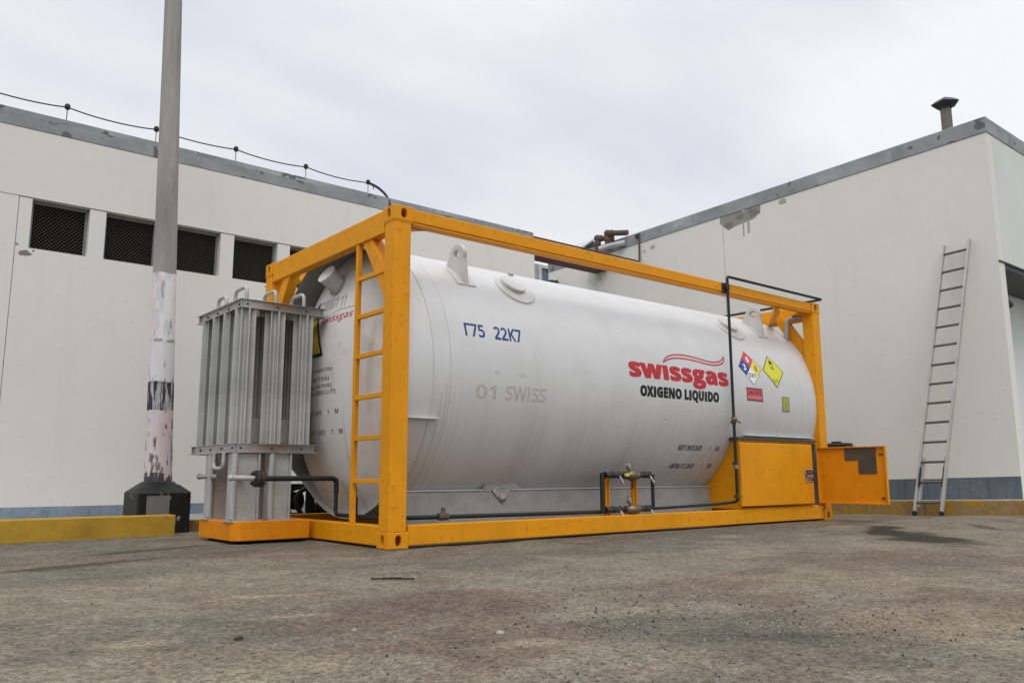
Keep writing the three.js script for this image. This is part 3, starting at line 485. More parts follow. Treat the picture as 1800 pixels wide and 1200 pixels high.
  text('01', 0.823, 94.9, 1.02, 100.2, '% sans-serif', null, 'rgba(164,150,126,.8)', 7); text('SWISS', 1.13, 94.3, 1.571, 100.0, '% sans-serif', null, 'rgba(164,150,126,.8)', 7);
  text('No.', 1.01, 88.8, 1.07, 90.2, '% sans-serif', 'rgba(120,116,112,.55)'); text('1 1085', 1.22, 89.0, 1.34, 90.6, '% sans-serif', 'rgba(120,116,112,.55)');
  const red = 'rgb(196,42,50)', black = 'rgb(8,8,8)';
  text('sw\u0131ssgas', 2.652, 77.9, 4.185, 87.6, 'bold % sans-serif', red, red, 15);
  text('OXIGENO LIQUIDO', 2.785, 89.1, 4.0, 94.6, 'bold % sans-serif', black, black, 20);
  for (const [s, d0, d1] of [['NEXT CHECK DATE', 116.3, 119.1], ['INITIAL P.T. DATE', 126.8, 129.6]]) { text(s, 3.474, d0, 3.86, d1, 'italic bold % sans-serif', 'rgb(44,42,40)', 'rgb(44,42,40)', 8); text('Y', 3.98, d0, 4.01, d1, '% sans-serif', 'rgb(62,60,58)'); text('M', 4.09, d0, 4.15, d1, 'bold % sans-serif', 'rgb(62,60,58)'); }
  ctx.lineWidth = 4; ctx.strokeStyle = 'rgb(176,44,54)'; ctx.fillStyle = 'rgb(226,196,196)'; ctx.beginPath();   // the swoosh over the name: an outlined ribbon
  { const q = (x, d) => [PX(x), PS(d)]; ctx.moveTo(...q(3.165, 76.4)); ctx.bezierCurveTo(...q(3.25, 70.0), ...q(3.55, 70.2), ...q(3.80, 72.0)); ctx.bezierCurveTo(...q(4.0, 73.3), ...q(4.13, 73.0), ...q(4.222, 68.6)); ctx.bezierCurveTo(...q(4.21, 74.0), ...q(4.03, 75.2), ...q(3.80, 73.9)); ctx.bezierCurveTo(...q(3.55, 72.3), ...q(3.30, 72.4), ...q(3.165, 76.4)); ctx.fill(); ctx.stroke(); }
  for (const [x, w] of [[0.565, 2], [5.60, 2]]) { ctx.strokeStyle = 'rgba(150,146,140,.5)'; ctx.lineWidth = w; ctx.beginPath(); ctx.moveTo(PX(x), 0); for (let s = 0; s <= 40; s++) ctx.lineTo(PX(x) + (vn(s * 0.7, x * 9) - 0.5) * 2, s / 40 * CHt); ctx.stroke(); }
  { const r = mulberry(31); for (let i = 0; i < 60; i++) { const x = 0.5 + r() * 5.2, d = 60 + r() * 80; ctx.fillStyle = `rgba(110,104,96,${0.15 + r() * 0.35})`; ctx.beginPath(); ctx.ellipse(PX(x), PS(d), 0.6 + r() * 2.2, 0.6 + r() * 1.8, 0, 0, 7); ctx.fill(); }
    for (let i = 0; i < 5; i++) { const x = 0.44 + r() * 0.35, d = 92 + r() * 8; ctx.strokeStyle = `rgba(118,106,90,${0.08 + r() * 0.14})`; ctx.lineWidth = 1.5 + r() * 4; ctx.beginPath(); ctx.moveTo(PX(x), PS(d)); ctx.lineTo(PX(x + (r() - 0.5) * 0.03), PS(d + 25 + r() * 25)); ctx.stroke(); } }
  const shellTex = canvasTex(sc, true, true), shellMat = new THREE.MeshPhysicalMaterial({ map: shellTex, specularIntensity: 0.65, roughness: 0.4, color: lin(0.80, 0.80, 0.81) });
  const tube = (x0, x1, r, nt = 128, inner = false, edge, ta = 0, tb = 2 * Math.PI) => {   // cylinder round the tank axis, uv over the shell texture
    const g = new THREE.BufferGeometry(), n = 24, p = [], nn = [], uv = [], ix = [];
    for (let j = 0; j <= nt; j++) for (let i = 0; i <= n; i++) { const th = ta + j / nt * (tb - ta), a = edge ? edge(th) : x0, x = mix(a, x1, i / n), v = onTank(x, th, r), s = inner ? -1 : 1; p.push(v.x, v.y, v.z); nn.push(0, s * Math.cos(th), s * Math.sin(th)); uv.push((x - X0) / LEN, 1 - th / (2 * Math.PI)); }
    for (let j = 0; j < nt; j++) for (let i = 0; i < n; i++) { const a = j * (n + 1) + i, b = a + n + 1; inner ? ix.push(a, a + 1, b, b, a + 1, b + 1) : ix.push(a, b, a + 1, a + 1, b, b + 1); }
    g.setAttribute('position', new THREE.Float32BufferAttribute(p, 3)); g.setAttribute('normal', new THREE.Float32BufferAttribute(nn, 3)); g.setAttribute('uv', new THREE.Float32BufferAttribute(uv, 2)); g.setIndex(ix); return g;
  };
  const sh = new THREE.Mesh(tube(X0, X1, R), shellMat); sh.name = 'shell'; sh.castShadow = sh.receiveShadow = true; tank.add(sh);
  // skirt: the shell runs on past the recessed head, deeper at the top than below
  const edge = (th) => mix(0.30, 0.12, sst(-0.86, -0.40, Math.cos(th)));
  mb().add(tube(0, X0 + 0.002, R - 0.003, 96, false, edge)).build('skirt', shellMat, tank, { keepUV: true });
  const TL = 2.36;                                             // lower lip white like the shell; hood above darkened, shade put into its colour
  for (const [ta, tb, mat] of [[TL, 2 * Math.PI - TL, M.white], [-(TL - 0.002), TL - 0.002, M.shadedLining]]) {
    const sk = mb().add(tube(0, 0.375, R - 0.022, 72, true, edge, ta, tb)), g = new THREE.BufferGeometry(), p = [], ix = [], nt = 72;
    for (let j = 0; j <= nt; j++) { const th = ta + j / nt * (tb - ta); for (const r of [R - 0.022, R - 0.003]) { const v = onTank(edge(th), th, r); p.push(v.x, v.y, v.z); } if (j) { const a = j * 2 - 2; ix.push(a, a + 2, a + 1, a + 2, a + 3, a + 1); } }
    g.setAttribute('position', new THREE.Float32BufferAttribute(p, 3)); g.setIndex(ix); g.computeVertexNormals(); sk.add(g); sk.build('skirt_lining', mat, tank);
  }
  for (const [x, r] of [[X0 + 0.003, 0.005], [X1, 0.008]]) mb().add(new THREE.TorusGeometry(R - 0.002, r, 8, 128), mul(T(x, YC, ZC), RY(Math.PI / 2))).build('weld_seam', M.white, tank);
  // heads
  const HW = 1024;
  const hc = paint(HW, HW, (i, j) => { const z = i / HW * 2.4, y = j / HW * 2.4, a = fbm(z * 1.2 + 7, y * 1.2, 5), b = fbm(z * 6, y * 6, 4), st = fbm(z * 12 + 4, y * 0.9, 3), m = 1 + (a - 0.5) * 0.06 - sst(0.55, 0.8, st) * 0.07 - sst(0.62, 0.75, b) * 0.05; return [223 * m, 221 * m, 218 * m]; });
  const hx = hc.getContext('2d'), UZ = (z) => (z - ZC + 1.2) / 2.4 * HW, UY = (y) => (2.55 - y) / 2.4 * HW;
  function htext(str, z0, y1, z1, y0, font, fill, stroke, lw) { hx.save(); hx.setTransform(1, 0, 0, 1, 0, 0); hx.font = font.replace('%', '100px'); const m = hx.measureText(str), w = m.actualBoundingBoxRight + m.actualBoundingBoxLeft, h = m.actualBoundingBoxAscent + m.actualBoundingBoxDescent, sx = (UZ(z1) - UZ(z0)) / w, sy = (UY(y0) - UY(y1)) / h; hx.setTransform(sx, 0, 0, sy, UZ(z0) + m.actualBoundingBoxLeft * sx, UY(y1) + m.actualBoundingBoxAscent * sy); if (fill) { hx.fillStyle = fill; hx.fillText(str, 0, 0); } if (stroke) { hx.strokeStyle = stroke; hx.lineWidth = lw; hx.strokeText(str, 0, 0); } hx.restore(); }
  htext('SWST200801 11', -1.72, 2.08, -1.03, 1.98, '% sans-serif', null, 'rgba(60,66,90,.8)', 4);
  htext('sw\u0131ssgas', -1.42, 1.905, -0.86, 1.835, 'italic bold % sans-serif', 'rgb(190,52,62)');
  hx.strokeStyle = 'rgba(70,64,64,.85)'; hx.lineWidth = 2.5; hx.beginPath(); hx.moveTo(UZ(-1.22), UY(1.915)); hx.bezierCurveTo(UZ(-1.15), UY(1.965), UZ(-1.0), UY(1.945), UZ(-0.84), UY(1.95)); hx.stroke();
  { const D = 'rgb(48,46,46)'; [['MGW 34000kg (74957lb)', 1.452, -1.10], ['TARE 8242kg (18172lb)', 1.375, -1.15], ['PAYLOAD 24855kg (54795lb)', 1.310, -1.10], ['CAP 25.07Cum (885Cu Ft)', 1.255, -1.03]].forEach(([s, y, z]) => htext(s, z - 0.95, y, z, y - 0.044, '% sans-serif', D, D, 3));
    for (const [y, a, s] of [[1.083, -1.28, 'NEXT CHECK DATE'], [0.915, -1.235, 'INITIAL P.T. DATE']]) { htext(s, a - 0.5, y, a, y - 0.042, '% sans-serif', D, D, 3); htext('Y', a + 0.11, y, a + 0.14, y - 0.04, 'bold % sans-serif', D); htext('M', a + 0.235, y, a + 0.29, y - 0.04, 'bold % sans-serif', D); } }
  const prof = (r) => -0.29 * (1 - Math.pow(r / 1.166, 2.6)), head = (x, s) => {
    const pts = []; for (let k = 0; k <= 28; k++) { const r = 0.0005 + 1.166 * k / 28; pts.push(new THREE.Vector2(r, prof(r))); }
    const g = new THREE.LatheGeometry(pts, 96); g.applyMatrix4(mul(T(x, YC, ZC), new THREE.Matrix4().makeScale(s, 1, 1), RZ(-Math.PI / 2)));
    const p = g.attributes.position, uv = g.attributes.uv; for (let i = 0; i < p.count; i++) uv.setXY(i, (p.getZ(i) - ZC + 1.2) / 2.4, (p.getY(i) - 0.15) / 2.4); g.computeVertexNormals(); return g;
  };
  const hd = new THREE.Mesh(head(0.365, 1), std({ map: canvasTex(hc, true, false), roughness: 0.45, color: lin(0.95, 0.95, 0.95), side: THREE.DoubleSide })); hd.name = 'head'; hd.castShadow = hd.receiveShadow = true; tank.add(hd);
  const hr = new THREE.Mesh(head(5.80, -1), std({ color: lin(0.70, 0.69, 0.68), roughness: 0.45, side: THREE.DoubleSide })); hr.name = 'head'; tank.add(hr);
  // warning triangle on the head
  const hp = (z, y, e = 0.004) => { const r = Math.hypot(z - ZC, y - YC), d = 0.365 + prof(r); return V(d - e, y, z); };
  { const tri = (pts, name, mat, e) => { const a = pts.map(([z, y]) => [z, y]), n = 14, P2 = [], ix = []; for (let i = 0; i <= n; i++) for (let j = 0; j <= n - i; j++) { const u = i / n, v = j / n, w = 1 - u - v; const q = hp(a[0][0] * w + a[1][0] * u + a[2][0] * v, a[0][1] * w + a[1][1] * u + a[2][1] * v, e); P2.push(q.x, q.y, q.z); } const id = (i, j) => i * (n + 1) - i * (i - 1) / 2 + j; for (let i = 0; i < n; i++) for (let j = 0; j < n - i; j++) { ix.push(id(i, j), id(i + 1, j), id(i, j + 1)); if (j < n - i - 1) ix.push(id(i + 1, j), id(i + 1, j + 1), id(i, j + 1)); } const g = new THREE.BufferGeometry(); g.setAttribute('position', new THREE.Float32BufferAttribute(P2, 3)); g.setIndex(ix); g.computeVertexNormals(); g.setAttribute('uv', new THREE.Float32BufferAttribute(new Float32Array(P2.length / 3 * 2), 2)); const o = new THREE.Mesh(g, mat); o.name = name; mat.side = THREE.DoubleSide; return o; };
    const c = [-1.60, 1.745], s = 0.36, mk = (k) => [[c[0] - s * k * 0.88, c[1] - s * 0.5 * k], [c[0] + s * k * 0.88, c[1] - s * 0.5 * k], [c[0], c[1] + s * k]];
    const t1 = tri(mk(1), 'warning_triangle', std({ color: lin(0.015, 0.015, 0.015), roughness: 0.5 }), 0.004); tank.add(t1); t1.userData.label = 'yellow warning triangle with black border';
    t1.add(tri(mk(0.84), 'yellow_field', std({ color: lin(0.62, 0.44, 0.02), roughness: 0.5 }), 0.007)); t1.add(tri([[c[0] - 0.10, c[1] - 0.09], [c[0] + 0.06, c[1] - 0.09], [c[0] - 0.02, c[1] + 0.16]], 'warning_symbol', std({ color: lin(0.02, 0.02, 0.02), roughness: 0.5 }), 0.010)); }
  // blind nozzle on the head
  { const b0 = hp(-1.27, 2.20, 0), nrm = V(-0.82, 0.55, 0.10).normalize(), e = b0.clone().add(nrm.clone().multiplyScalar(0.14)), s = b0.clone().add(nrm.clone().multiplyScalar(-0.16)), q = mb().cyl(s, e, 0.088, 0.088, 28); const nz = q.build('nozzle', M.white, tank); mb().cyl(e, e.clone().add(nrm.clone().multiplyScalar(0.022)), 0.094, 0.094, 28).build('blind_flange', M.white, nz); mb().cyl(b0.clone().add(nrm.clone().multiplyScalar(0.0)), b0.clone().add(nrm.clone().multiplyScalar(0.014)), 0.106, 0.100, 28).build('collar', M.whiteDirty, nz); }
  // lifting lugs
  const lug = (x) => {
    const s = new THREE.Shape(), zc = -0.455, yt = 2.425, r = 0.105; s.moveTo(-0.315, 2.08); s.lineTo(zc + r * 0.96, yt - 0.03); s.absarc(zc, yt, r, -0.25, Math.PI * 0.96); s.lineTo(-0.66, 2.30); s.lineTo(-0.74, 2.22); s.lineTo(-0.74, 2.08); s.closePath();
    const h = new THREE.Path(); h.absarc(zc, yt + 0.015, 0.042, 0, Math.PI * 2); s.holes.push(h);
    const o = mb().ext(s, 0.036, mul(T(x + 0.018, 0, 0), RY(-Math.PI / 2)), 0.004, 18).build('lifting_lug', M.white, tank);
    const g = new THREE.BufferGeometry(), P3 = [], ix = [], n = 10; for (let j = 0; j <= n; j++) for (let i = 0; i < 2; i++) { const v = onTank(x + (i ? 0.10 : -0.10), mix(38, 48.5, j / n) * deg, R + 0.010); P3.push(v.x, v.y, v.z); if (j && i) { const a = j * 2 - 2; ix.push(a, a + 1, a + 2, a + 2, a + 1, a + 3); } }
    const e0 = onTank(x - 0.10, 48.5 * deg, R - 0.01), e1 = onTank(x + 0.10, 48.5 * deg, R - 0.01); P3.push(e0.x, e0.y, e0.z, e1.x, e1.y, e1.z); ix.push(n * 2, n * 2 + 1, n * 2 + 2, n * 2 + 2, n * 2 + 1, n * 2 + 3);
    for (const sd of [-0.10, 0.10]) { const f0 = P3.length / 3; for (let j = 0; j <= n; j++) for (const rr of [R + 0.010, R - 0.01]) { const v = onTank(x + sd, mix(38, 48.5, j / n) * deg, rr); P3.push(v.x, v.y, v.z); if (j && rr < R) { const a = f0 + j * 2 - 2; sd < 0 ? ix.push(a, a + 1, a + 2, a + 2, a + 1, a + 3) : ix.push(a, a + 2, a + 1, a + 2, a + 3, a + 1); } } }
    g.setAttribute('position', new THREE.Float32BufferAttribute(P3, 3)); g.setIndex(ix); const ng = g.toNonIndexed(); ng.computeVertexNormals(); mb().add(ng).build('pad', M.white, o);
  };
  lug(0.93); lug(5.33);
  // manhole covers
  const disc = (cx, cd, r, h) => {                             // plate rolled to the tank's curve, with its rim
    const p = [], ix = [], n = 48, rings = [[0.001, h], [0.5, h], [0.965, h], [1, h - 0.005], [1.01, -0.01]];
    rings.forEach(([f, e], k) => { for (let i = 0; i <= n; i++) { const a = i / n * 2 * Math.PI, v = onTank(cx + Math.cos(a) * r * f, cd * deg + Math.sin(a) * r * f / R, R + e); p.push(v.x, v.y, v.z); if (k && i) { const c = k * (n + 1) + i; ix.push(c - n - 2, c - n - 1, c - 1, c - n - 1, c, c - 1); } } });
    const g = new THREE.BufferGeometry(); g.setAttribute('position', new THREE.Float32BufferAttribute(p, 3)); g.setIndex(ix); const q = g.toNonIndexed(); q.computeVertexNormals(); const nn = q.attributes.normal, pp = q.attributes.position; let s0 = 0; for (let i = 0; i < 30; i++) s0 += nn.getY(i); if (s0 < 0) { for (let i = 0; i < pp.count; i += 3) { const t = [pp.getX(i), pp.getY(i), pp.getZ(i)]; pp.setXYZ(i, pp.getX(i + 1), pp.getY(i + 1), pp.getZ(i + 1)); pp.setXYZ(i + 1, ...t); } q.computeVertexNormals(); } return q;
  };
  for (const x of [1.515, 4.74]) { const o = mb().add(disc(x, 44.5, 0.205, 0.014)).build('manhole_pad', M.white, tank); mb().add(disc(x - 0.01, 42.5, 0.125, 0.046)).build('manhole_cover', M.white, o); }
  mb().cyl(onTank(1.72, 26 * deg, R - 0.01), onTank(1.72, 26 * deg, R + 0.02), 0.03, 0.025, 12).build('plug', M.whiteDirty, tank);
  // bent nozzle at the right end and the bracket to the near post
  mb().tube([V(5.86, 2.10, -0.36), V(5.90, 2.43, -0.36), V(5.95, 2.45, -0.12)], 0.028, 0.06, 12).build('vent_nozzle', M.whiteDirty, tank);
  mb().ext(poly([[0.15, 0], [0.46, 0], [0.44, 0.02], [0.42, 0.09], [0.15, 0.09]]), 0.012, mul(T(0, 0.97, -0.115), RX(0)), 0.002).box(0.152, 0.47, 0.955, 0.969, -0.19, -0.045, 0.003).build('bracket', M.white, tank);
  // support sill under the tank with its folded top edge, and the drain plate
  const sill = mb(); sill.ext(poly([[0.40, 0.395], [4.30, 0.395], [4.30, 0.10], [0.18, 0.10], [0.18, 0.16]]), 0.012, mul(T(0, 0, -0.405), RX(0)), 0); const so = sill.build('support_sill', M.whiteDirty, tank, { deform: (g) => { const p = g.attributes.position; for (let i = 0; i < p.count; i++) p.setZ(i, p.getZ(i) - (p.getY(i) - 0.10) * 0.16); } });
  mb().box(0.42, 4.30, 0.3955, 0.407, -0.50, -0.428, 0.003).build('flange', M.white, so);
  { const s = poly([[-0.20, 0.03], [-0.15, 0.075], [0.16, 0.075], [0.21, 0.03], [0.20, 0.022], [0.10, 0.022], [0.085, -0.01], [0.055, -0.045], [0.02, -0.06], [-0.02, -0.06], [-0.055, -0.045], [-0.085, -0.01], [-0.10, 0.022], [-0.19, 0.022]]); const o = mb().ext(s, 0.014, mul(T(1.385, 0.385, -0.436), RX(-0.16)), 0.002).build('drain_plate', M.whiteDirty, tank); mb().add(new THREE.TorusGeometry(0.082, 0.007, 8, 24, Math.PI), mul(T(1.385, 0.378, -0.424), new THREE.Matrix4().makeScale(1, 0.55, 1))).build('arch', M.white, o); mb().cyl(V(1.385, 0.350, -0.43), V(1.385, 0.310, -0.395), 0.034, 0.026, 16).build('drain_nozzle', M.whiteDirty, o); }
  // far side sill and two cradle plates, seen beneath the end
  mb().box(1.1, 5.9, 0.10, 0.40, -2.02, -2.0, 0.002).build('support_sill', M.whiteDirty, tank);

  // ---- labels on the tank
  const patch = (name, cx, cd, hw, hs, diamond, draw, label) => {
    const C = canvas(256, 256), c = C.getContext('2d'); draw(c); const n = 12, p = [], nn = [], uv = [], ix = [];
    for (let j = 0; j <= n; j++) for (let i = 0; i <= n; i++) { const u = i / n, v = j / n; let a = u * 2 - 1, b = v * 2 - 1; if (diamond) [a, b] = [(a - b) / 2, (a + b) / 2]; const th = cd * deg + b * hs / R, q = onTank(cx + a * hw, th, R + 0.003); p.push(q.x, q.y, q.z); nn.push(0, Math.cos(th), Math.sin(th)); uv.push((a + 1) / 2, 1 - (b + 1) / 2); if (i && j) { const k = j * (n + 1) + i; ix.push(k - n - 2, k - 1, k - n - 1, k - n - 1, k - 1, k); } }
    const g = new THREE.BufferGeometry(); g.setAttribute('position', new THREE.Float32BufferAttribute(p, 3)); g.setAttribute('normal', new THREE.Float32BufferAttribute(nn, 3)); g.setAttribute('uv', new THREE.Float32BufferAttribute(uv, 2)); g.setIndex(ix);
    const o = new THREE.Mesh(g, std({ map: canvasTex(C, true, false), roughness: 0.4, side: THREE.DoubleSide })); o.name = name; o.userData.label = label; o.receiveShadow = true; tank.add(o);
  };
  const tx = (c, s, x, y, px, f, w) => { c.fillStyle = f; c.font = 'bold ' + px + 'px sans-serif'; c.textAlign = 'center'; c.textBaseline = 'middle'; c.fillText(s, x, y, w); };
  patch('hazard_diamond', 4.66, 72.9, 0.214, 0.206, true, (c) => { const d = (x, y, f) => { c.fillStyle = f; c.beginPath(); c.moveTo(x, y - 62); c.lineTo(x + 62, y); c.lineTo(x, y + 62); c.lineTo(x - 62, y); c.fill(); }; c.fillStyle = 'rgb(40,40,42)'; c.fillRect(0, 0, 256, 256); d(128, 66, 'rgb(206,58,70)'); d(66, 128, 'rgb(36,66,146)'); d(190, 128, 'rgb(222,208,70)'); d(128, 190, 'rgb(226,228,232)'); tx(c, '0', 128, 68, 60, '#fff'); tx(c, '3', 66, 130, 60, '#fff'); tx(c, '0', 190, 130, 56, '#222'); tx(c, 'OXY', 128, 186, 44, '#222'); }, 'four-colour hazard diamond in red, blue, yellow and white');
  patch('oxidizer_diamond', 5.105, 73.2, 0.203, 0.200, true, (c) => { c.fillStyle = 'rgb(60,64,30)'; c.fillRect(0, 0, 256, 256); c.fillStyle = 'rgb(214,212,40)'; c.beginPath(); c.moveTo(128, 9); c.lineTo(247, 128); c.lineTo(128, 247); c.lineTo(9, 128); c.fill(); c.strokeStyle = c.fillStyle = '#1c1c12'; c.lineWidth = 6; c.beginPath(); c.arc(128, 84, 17, 0, 7); c.stroke(); c.beginPath(); c.moveTo(110, 72); c.bezierCurveTo(106, 50, 122, 52, 120, 34); c.bezierCurveTo(136, 44, 132, 52, 140, 44); c.bezierCurveTo(152, 60, 146, 66, 146, 72); c.fill(); c.fillRect(104, 106, 48, 6); tx(c, '5.1', 128, 204, 42, '#1c1c12'); }, 'yellow diamond with a flame over a circle');
  patch('number_plate', 4.652, 87.8, 0.148, 0.072, false, (c) => { c.fillStyle = 'rgb(120,26,38)'; c.fillRect(0, 0, 256, 256); c.fillStyle = 'rgb(196,66,76)'; c.fillRect(10, 32, 236, 200); c.fillStyle = 'rgb(208,110,112)'; c.fillRect(14, 160, 228, 60); c.save(); c.scale(1, 2.2); tx(c, 'UN 1073', 128, 46, 52, 'rgb(70,12,20)', 210); c.restore(); }, 'red plate with dark lettering');
  patch('yellow_plate', 5.250, 91.6, 0.071, 0.085, false, (c) => { c.fillStyle = 'rgb(74,78,50)'; c.fillRect(0, 0, 256, 256); c.fillStyle = 'rgb(164,166,60)'; c.fillRect(16, 12, 224, 232); c.strokeStyle = 'rgb(120,124,90)'; c.lineWidth = 16; c.beginPath(); c.moveTo(150, 40); c.lineTo(110, 130); c.lineTo(160, 120); c.lineTo(110, 214); c.stroke(); }, 'small olive plate with a bolt mark');
}
{
  // ---- orange valve cabinet with a closed leaf and an open door
  const CX0 = 4.30, CX1 = 5.83, Y0 = 0.168, Y1 = 0.872, body = mb();
  // side wall follows the tank's curve
  const side = (x) => { const s = new THREE.Shape(); s.moveTo(-0.02, Y0); s.lineTo(-0.02, Y1 + 0.02); const y1 = Y1 + 0.02; s.lineTo(ZC + Math.sqrt(R * R - (y1 - YC) ** 2) + 0.004, y1); for (let k = 0; k <= 14; k++) { const y = mix(y1, 0.30, k / 14); s.lineTo(ZC + Math.sqrt(R * R - (y - YC) ** 2) + 0.004, y); } s.lineTo(-0.90, Y0); s.closePath(); return s; };
  body.ext(side(), 0.008, mul(T(CX0 + 0.008, 0, 0), RY(-Math.PI / 2))); body.ext(side(), 0.008, mul(T(CX1, 0, 0), RY(-Math.PI / 2)));
  body.box(CX0 + 0.009, CX1 - 0.009, Y1 + 0.006, Y1 + 0.018, -0.13, -0.022, 0.002).box(CX0 + 0.009, CX1 - 0.009, 0.1635, Y0 + 0.008, -0.7, -0.024, 0);
  const cab = body.build('cabinet_body', M.yellow, tank);
  mb().box(CX0 + 0.01, CX1 - 0.01, 0.3, 0.86, -0.42, -0.40, 0).build('inner_panel', M.greyPaint, cab);
  mb().box(5.812, 5.8215, 0.18, 0.86, -0.398, -0.03, 0).build('inner_panel', M.greyPaint, cab);
  mb().box(4.262, 5.80, Y1 + 0.020, Y1 + 0.050, -0.16, -0.006, 0.003).build('grey_flashing', M.flash, cab);
  mb().box(4.50, 5.85, 0.940, 0.956, -0.20, -0.05, 0.004).build('white_ledge', M.white, cab);
  const leaf = mb().box(4.262, 5.655, 0.192, 0.866, -0.018, 0.022, 0.010).build('cabinet_door', M.yellow, tank, { label: 'closed orange cabinet door with a steel slam latch' });
  const la = mb().box(5.47, 5.635, 0.44, 0.585, 0.0225, 0.030, 0.003).build('latch', M.latch, leaf);
  mb().box(5.495, 5.60, 0.525, 0.572, 0.030, 0.036, 0.002).box(5.475, 5.492, 0.49, 0.53, 0.030, 0.036, 0.002).box(5.602, 5.628, 0.455, 0.48, 0.030, 0.036, 0.002).box(5.602, 5.628, 0.535, 0.56, 0.030, 0.036, 0.002).build('latch_recess', M.black, la); mb().cyl(V(5.50, 0.545, 0.038), V(5.59, 0.545, 0.038), 0.010, 0.010, 8).box(5.50, 5.60, 0.465, 0.500, 0.030, 0.040, 0.003).build('latch_bar', M.steel, la);
  // open door, hinged at the right, standing out square from the frame
  const dr = new THREE.Group(); dr.name = 'open_door'; dr.userData.label = 'open orange cabinet door showing its inner face'; dr.position.set(5.80, 0.205, 0.01); dr.rotation.y = 0.045; tank.add(dr);
  mb().box(-0.004, 0.0, 0.002, 0.618, 0.002, 0.788, 0).build('door_leaf', M.skidYellow, dr);
  mb().box(-0.034, 0.003, 0.6185, 0.630, 0, 0.80, 0.002).box(-0.034, 0.003, -0.008, 0.0015, 0, 0.80, 0.002).box(-0.034, 0.003, 0.0025, 0.618, 0.7885, 0.80, 0.002).box(-0.034, 0.003, 0.0025, 0.618, -0.006, 0.0015, 0.002).build('door_lip', M.yellow, dr);
  const doc = (z0, z1, y0, y1) => mb().box(-0.012, -0.0045, y0, y1, z0, z1, 0.002).build('document_sheet', std({ color: lin(0.085, 0.075, 0.06), roughness: 0.35, map: scuff }), dr);
  doc(0.325, 0.472, 0.475, 0.612); doc(0.478, 0.685, 0.325, 0.612);
  for (const y of [0.06, 0.54]) mb().cyl(V(-0.006, y, 0.75), V(-0.016, y, 0.75), 0.012, 0.012, 10).box(-0.012, -0.004, y - 0.012, y + 0.012, 0.715, 0.738, 0.002).build('clip', M.brass, dr);
  for (const y of [0.08, 0.53]) mb().cyl(V(5.80, 0.2 + y - 0.04, 0.014), V(5.80, 0.2 + y + 0.04, 0.014), 0.011, 0.011, 10).build('hinge', M.yellow, tank);
  mb().box(5.895, 5.93, 0.13, 0.23, -0.004, 0.008, 0.002).build('hinge', M.yellow, tank);

  // ---- dark green pipework
  const pipe = (name, pts, r, bend, mat = M.green) => mb().tube(pts, r, bend, 12).build(name, mat, tank);
  pipe('vent_pipe', [V(4.165, 0.255, 0.028), V(4.165, 2.645, 0.028), V(6.072, 2.645, 0.028), V(6.072, 2.655, -1.42), V(5.72, 2.60, -1.42)], 0.0155, 0.03);
  pipe('pipe', [V(0.14, 0.505, -1.08), V(0.14, 0.205, -1.08), V(0.14, 0.205, -0.235), V(2.30, 0.195, -0.10)], 0.0165, 0.05);
  pipe('pipe', [V(-0.52, 0.505, -1.08), V(0.14, 0.505, -1.08), V(0.14, 0.38, -1.08)], 0.021, 0.05);
  pipe('pipe', [V(2.95, 0.205, -0.10), V(3.9, 0.225, -0.06), V(4.165, 0.245, 0.0), V(4.165, 0.262, 0.026)], 0.014, 0.04);
  pipe('pipe', [V(0.12, 0.20, -0.72), V(0.12, 0.36, -0.72)], 0.024, 0.02, M.black);
  mb().cyl(V(0.12, 0.36, -0.72), V(0.12, 0.44, -0.72), 0.018, 0.014, 12).build('relief_valve', M.brass, tank); mb().cyl(V(0.12, 0.44, -0.72), V(0.12, 0.53, -0.72), 0.006, 0.006, 8).sph(V(0.12, 0.54, -0.72), 0.012).build('valve_stem', M.black, tank);
  for (const y of [0.30, 0.64, 1.07, 2.53]) mb().cyl(V(4.165, y - 0.025, 0.028), V(4.165, y + 0.025, 0.028), 0.023, 0.023, 12).box(4.14, 4.19, y - 0.008, y + 0.008, -0.004, 0.028, 0.002).build('pipe_clamp', M.valve, tank);
  mb().cyl(V(4.165, 1.08, 0.028), V(4.165, 1.13, 0.028), 0.026, 0.026, 12).cyl(V(4.165, 1.10, 0.03), V(4.235, 1.065, 0.06), 0.010, 0.008, 10).sph(V(4.165, 1.10, 0.035), 0.028).build('relief_valve', M.brass, tank);
  mb().cyl(V(4.165, 0.585, 0.028), V(4.165, 0.625, 0.028), 0.026, 0.026, 12).build('union', M.steel, tank);
  mb().box(4.11, 4.225, 2.46, 2.575, -0.0115, 0.008, 0.002).build('pipe_bracket', M.valve, tank);
  // flange joint toward the vaporizer
  const fl = mb(); for (const x of [-0.565, -0.535]) fl.cyl(V(x, 0.505, -1.08), V(x + 0.022, 0.505, -1.08), 0.066, 0.066, 24); for (let k = 0; k < 8; k++) { const a = k * 0.785, y = 0.505 + 0.05 * Math.cos(a), z = -1.08 + 0.05 * Math.sin(a); fl.cyl(V(-0.59, y, z), V(-0.488, y, z), 0.008, 0.008, 8); } fl.build('flange_joint', M.valve, tank);
  // valve on the long pipe
  mb().sph(V(0.62, 0.215, -0.20), 0.03, 1.2, 1, 1).cyl(V(0.62, 0.22, -0.20), V(0.62, 0.275, -0.20), 0.020, 0.016, 12).cyl(V(0.575, 0.205, -0.20), V(0.665, 0.205, -0.20), 0.029, 0.029, 12).build('pipe_valve', M.rust, tank);
  // pressure regulating manifold
  const mz = -0.07, mx0 = 2.275, mx1 = 2.95;
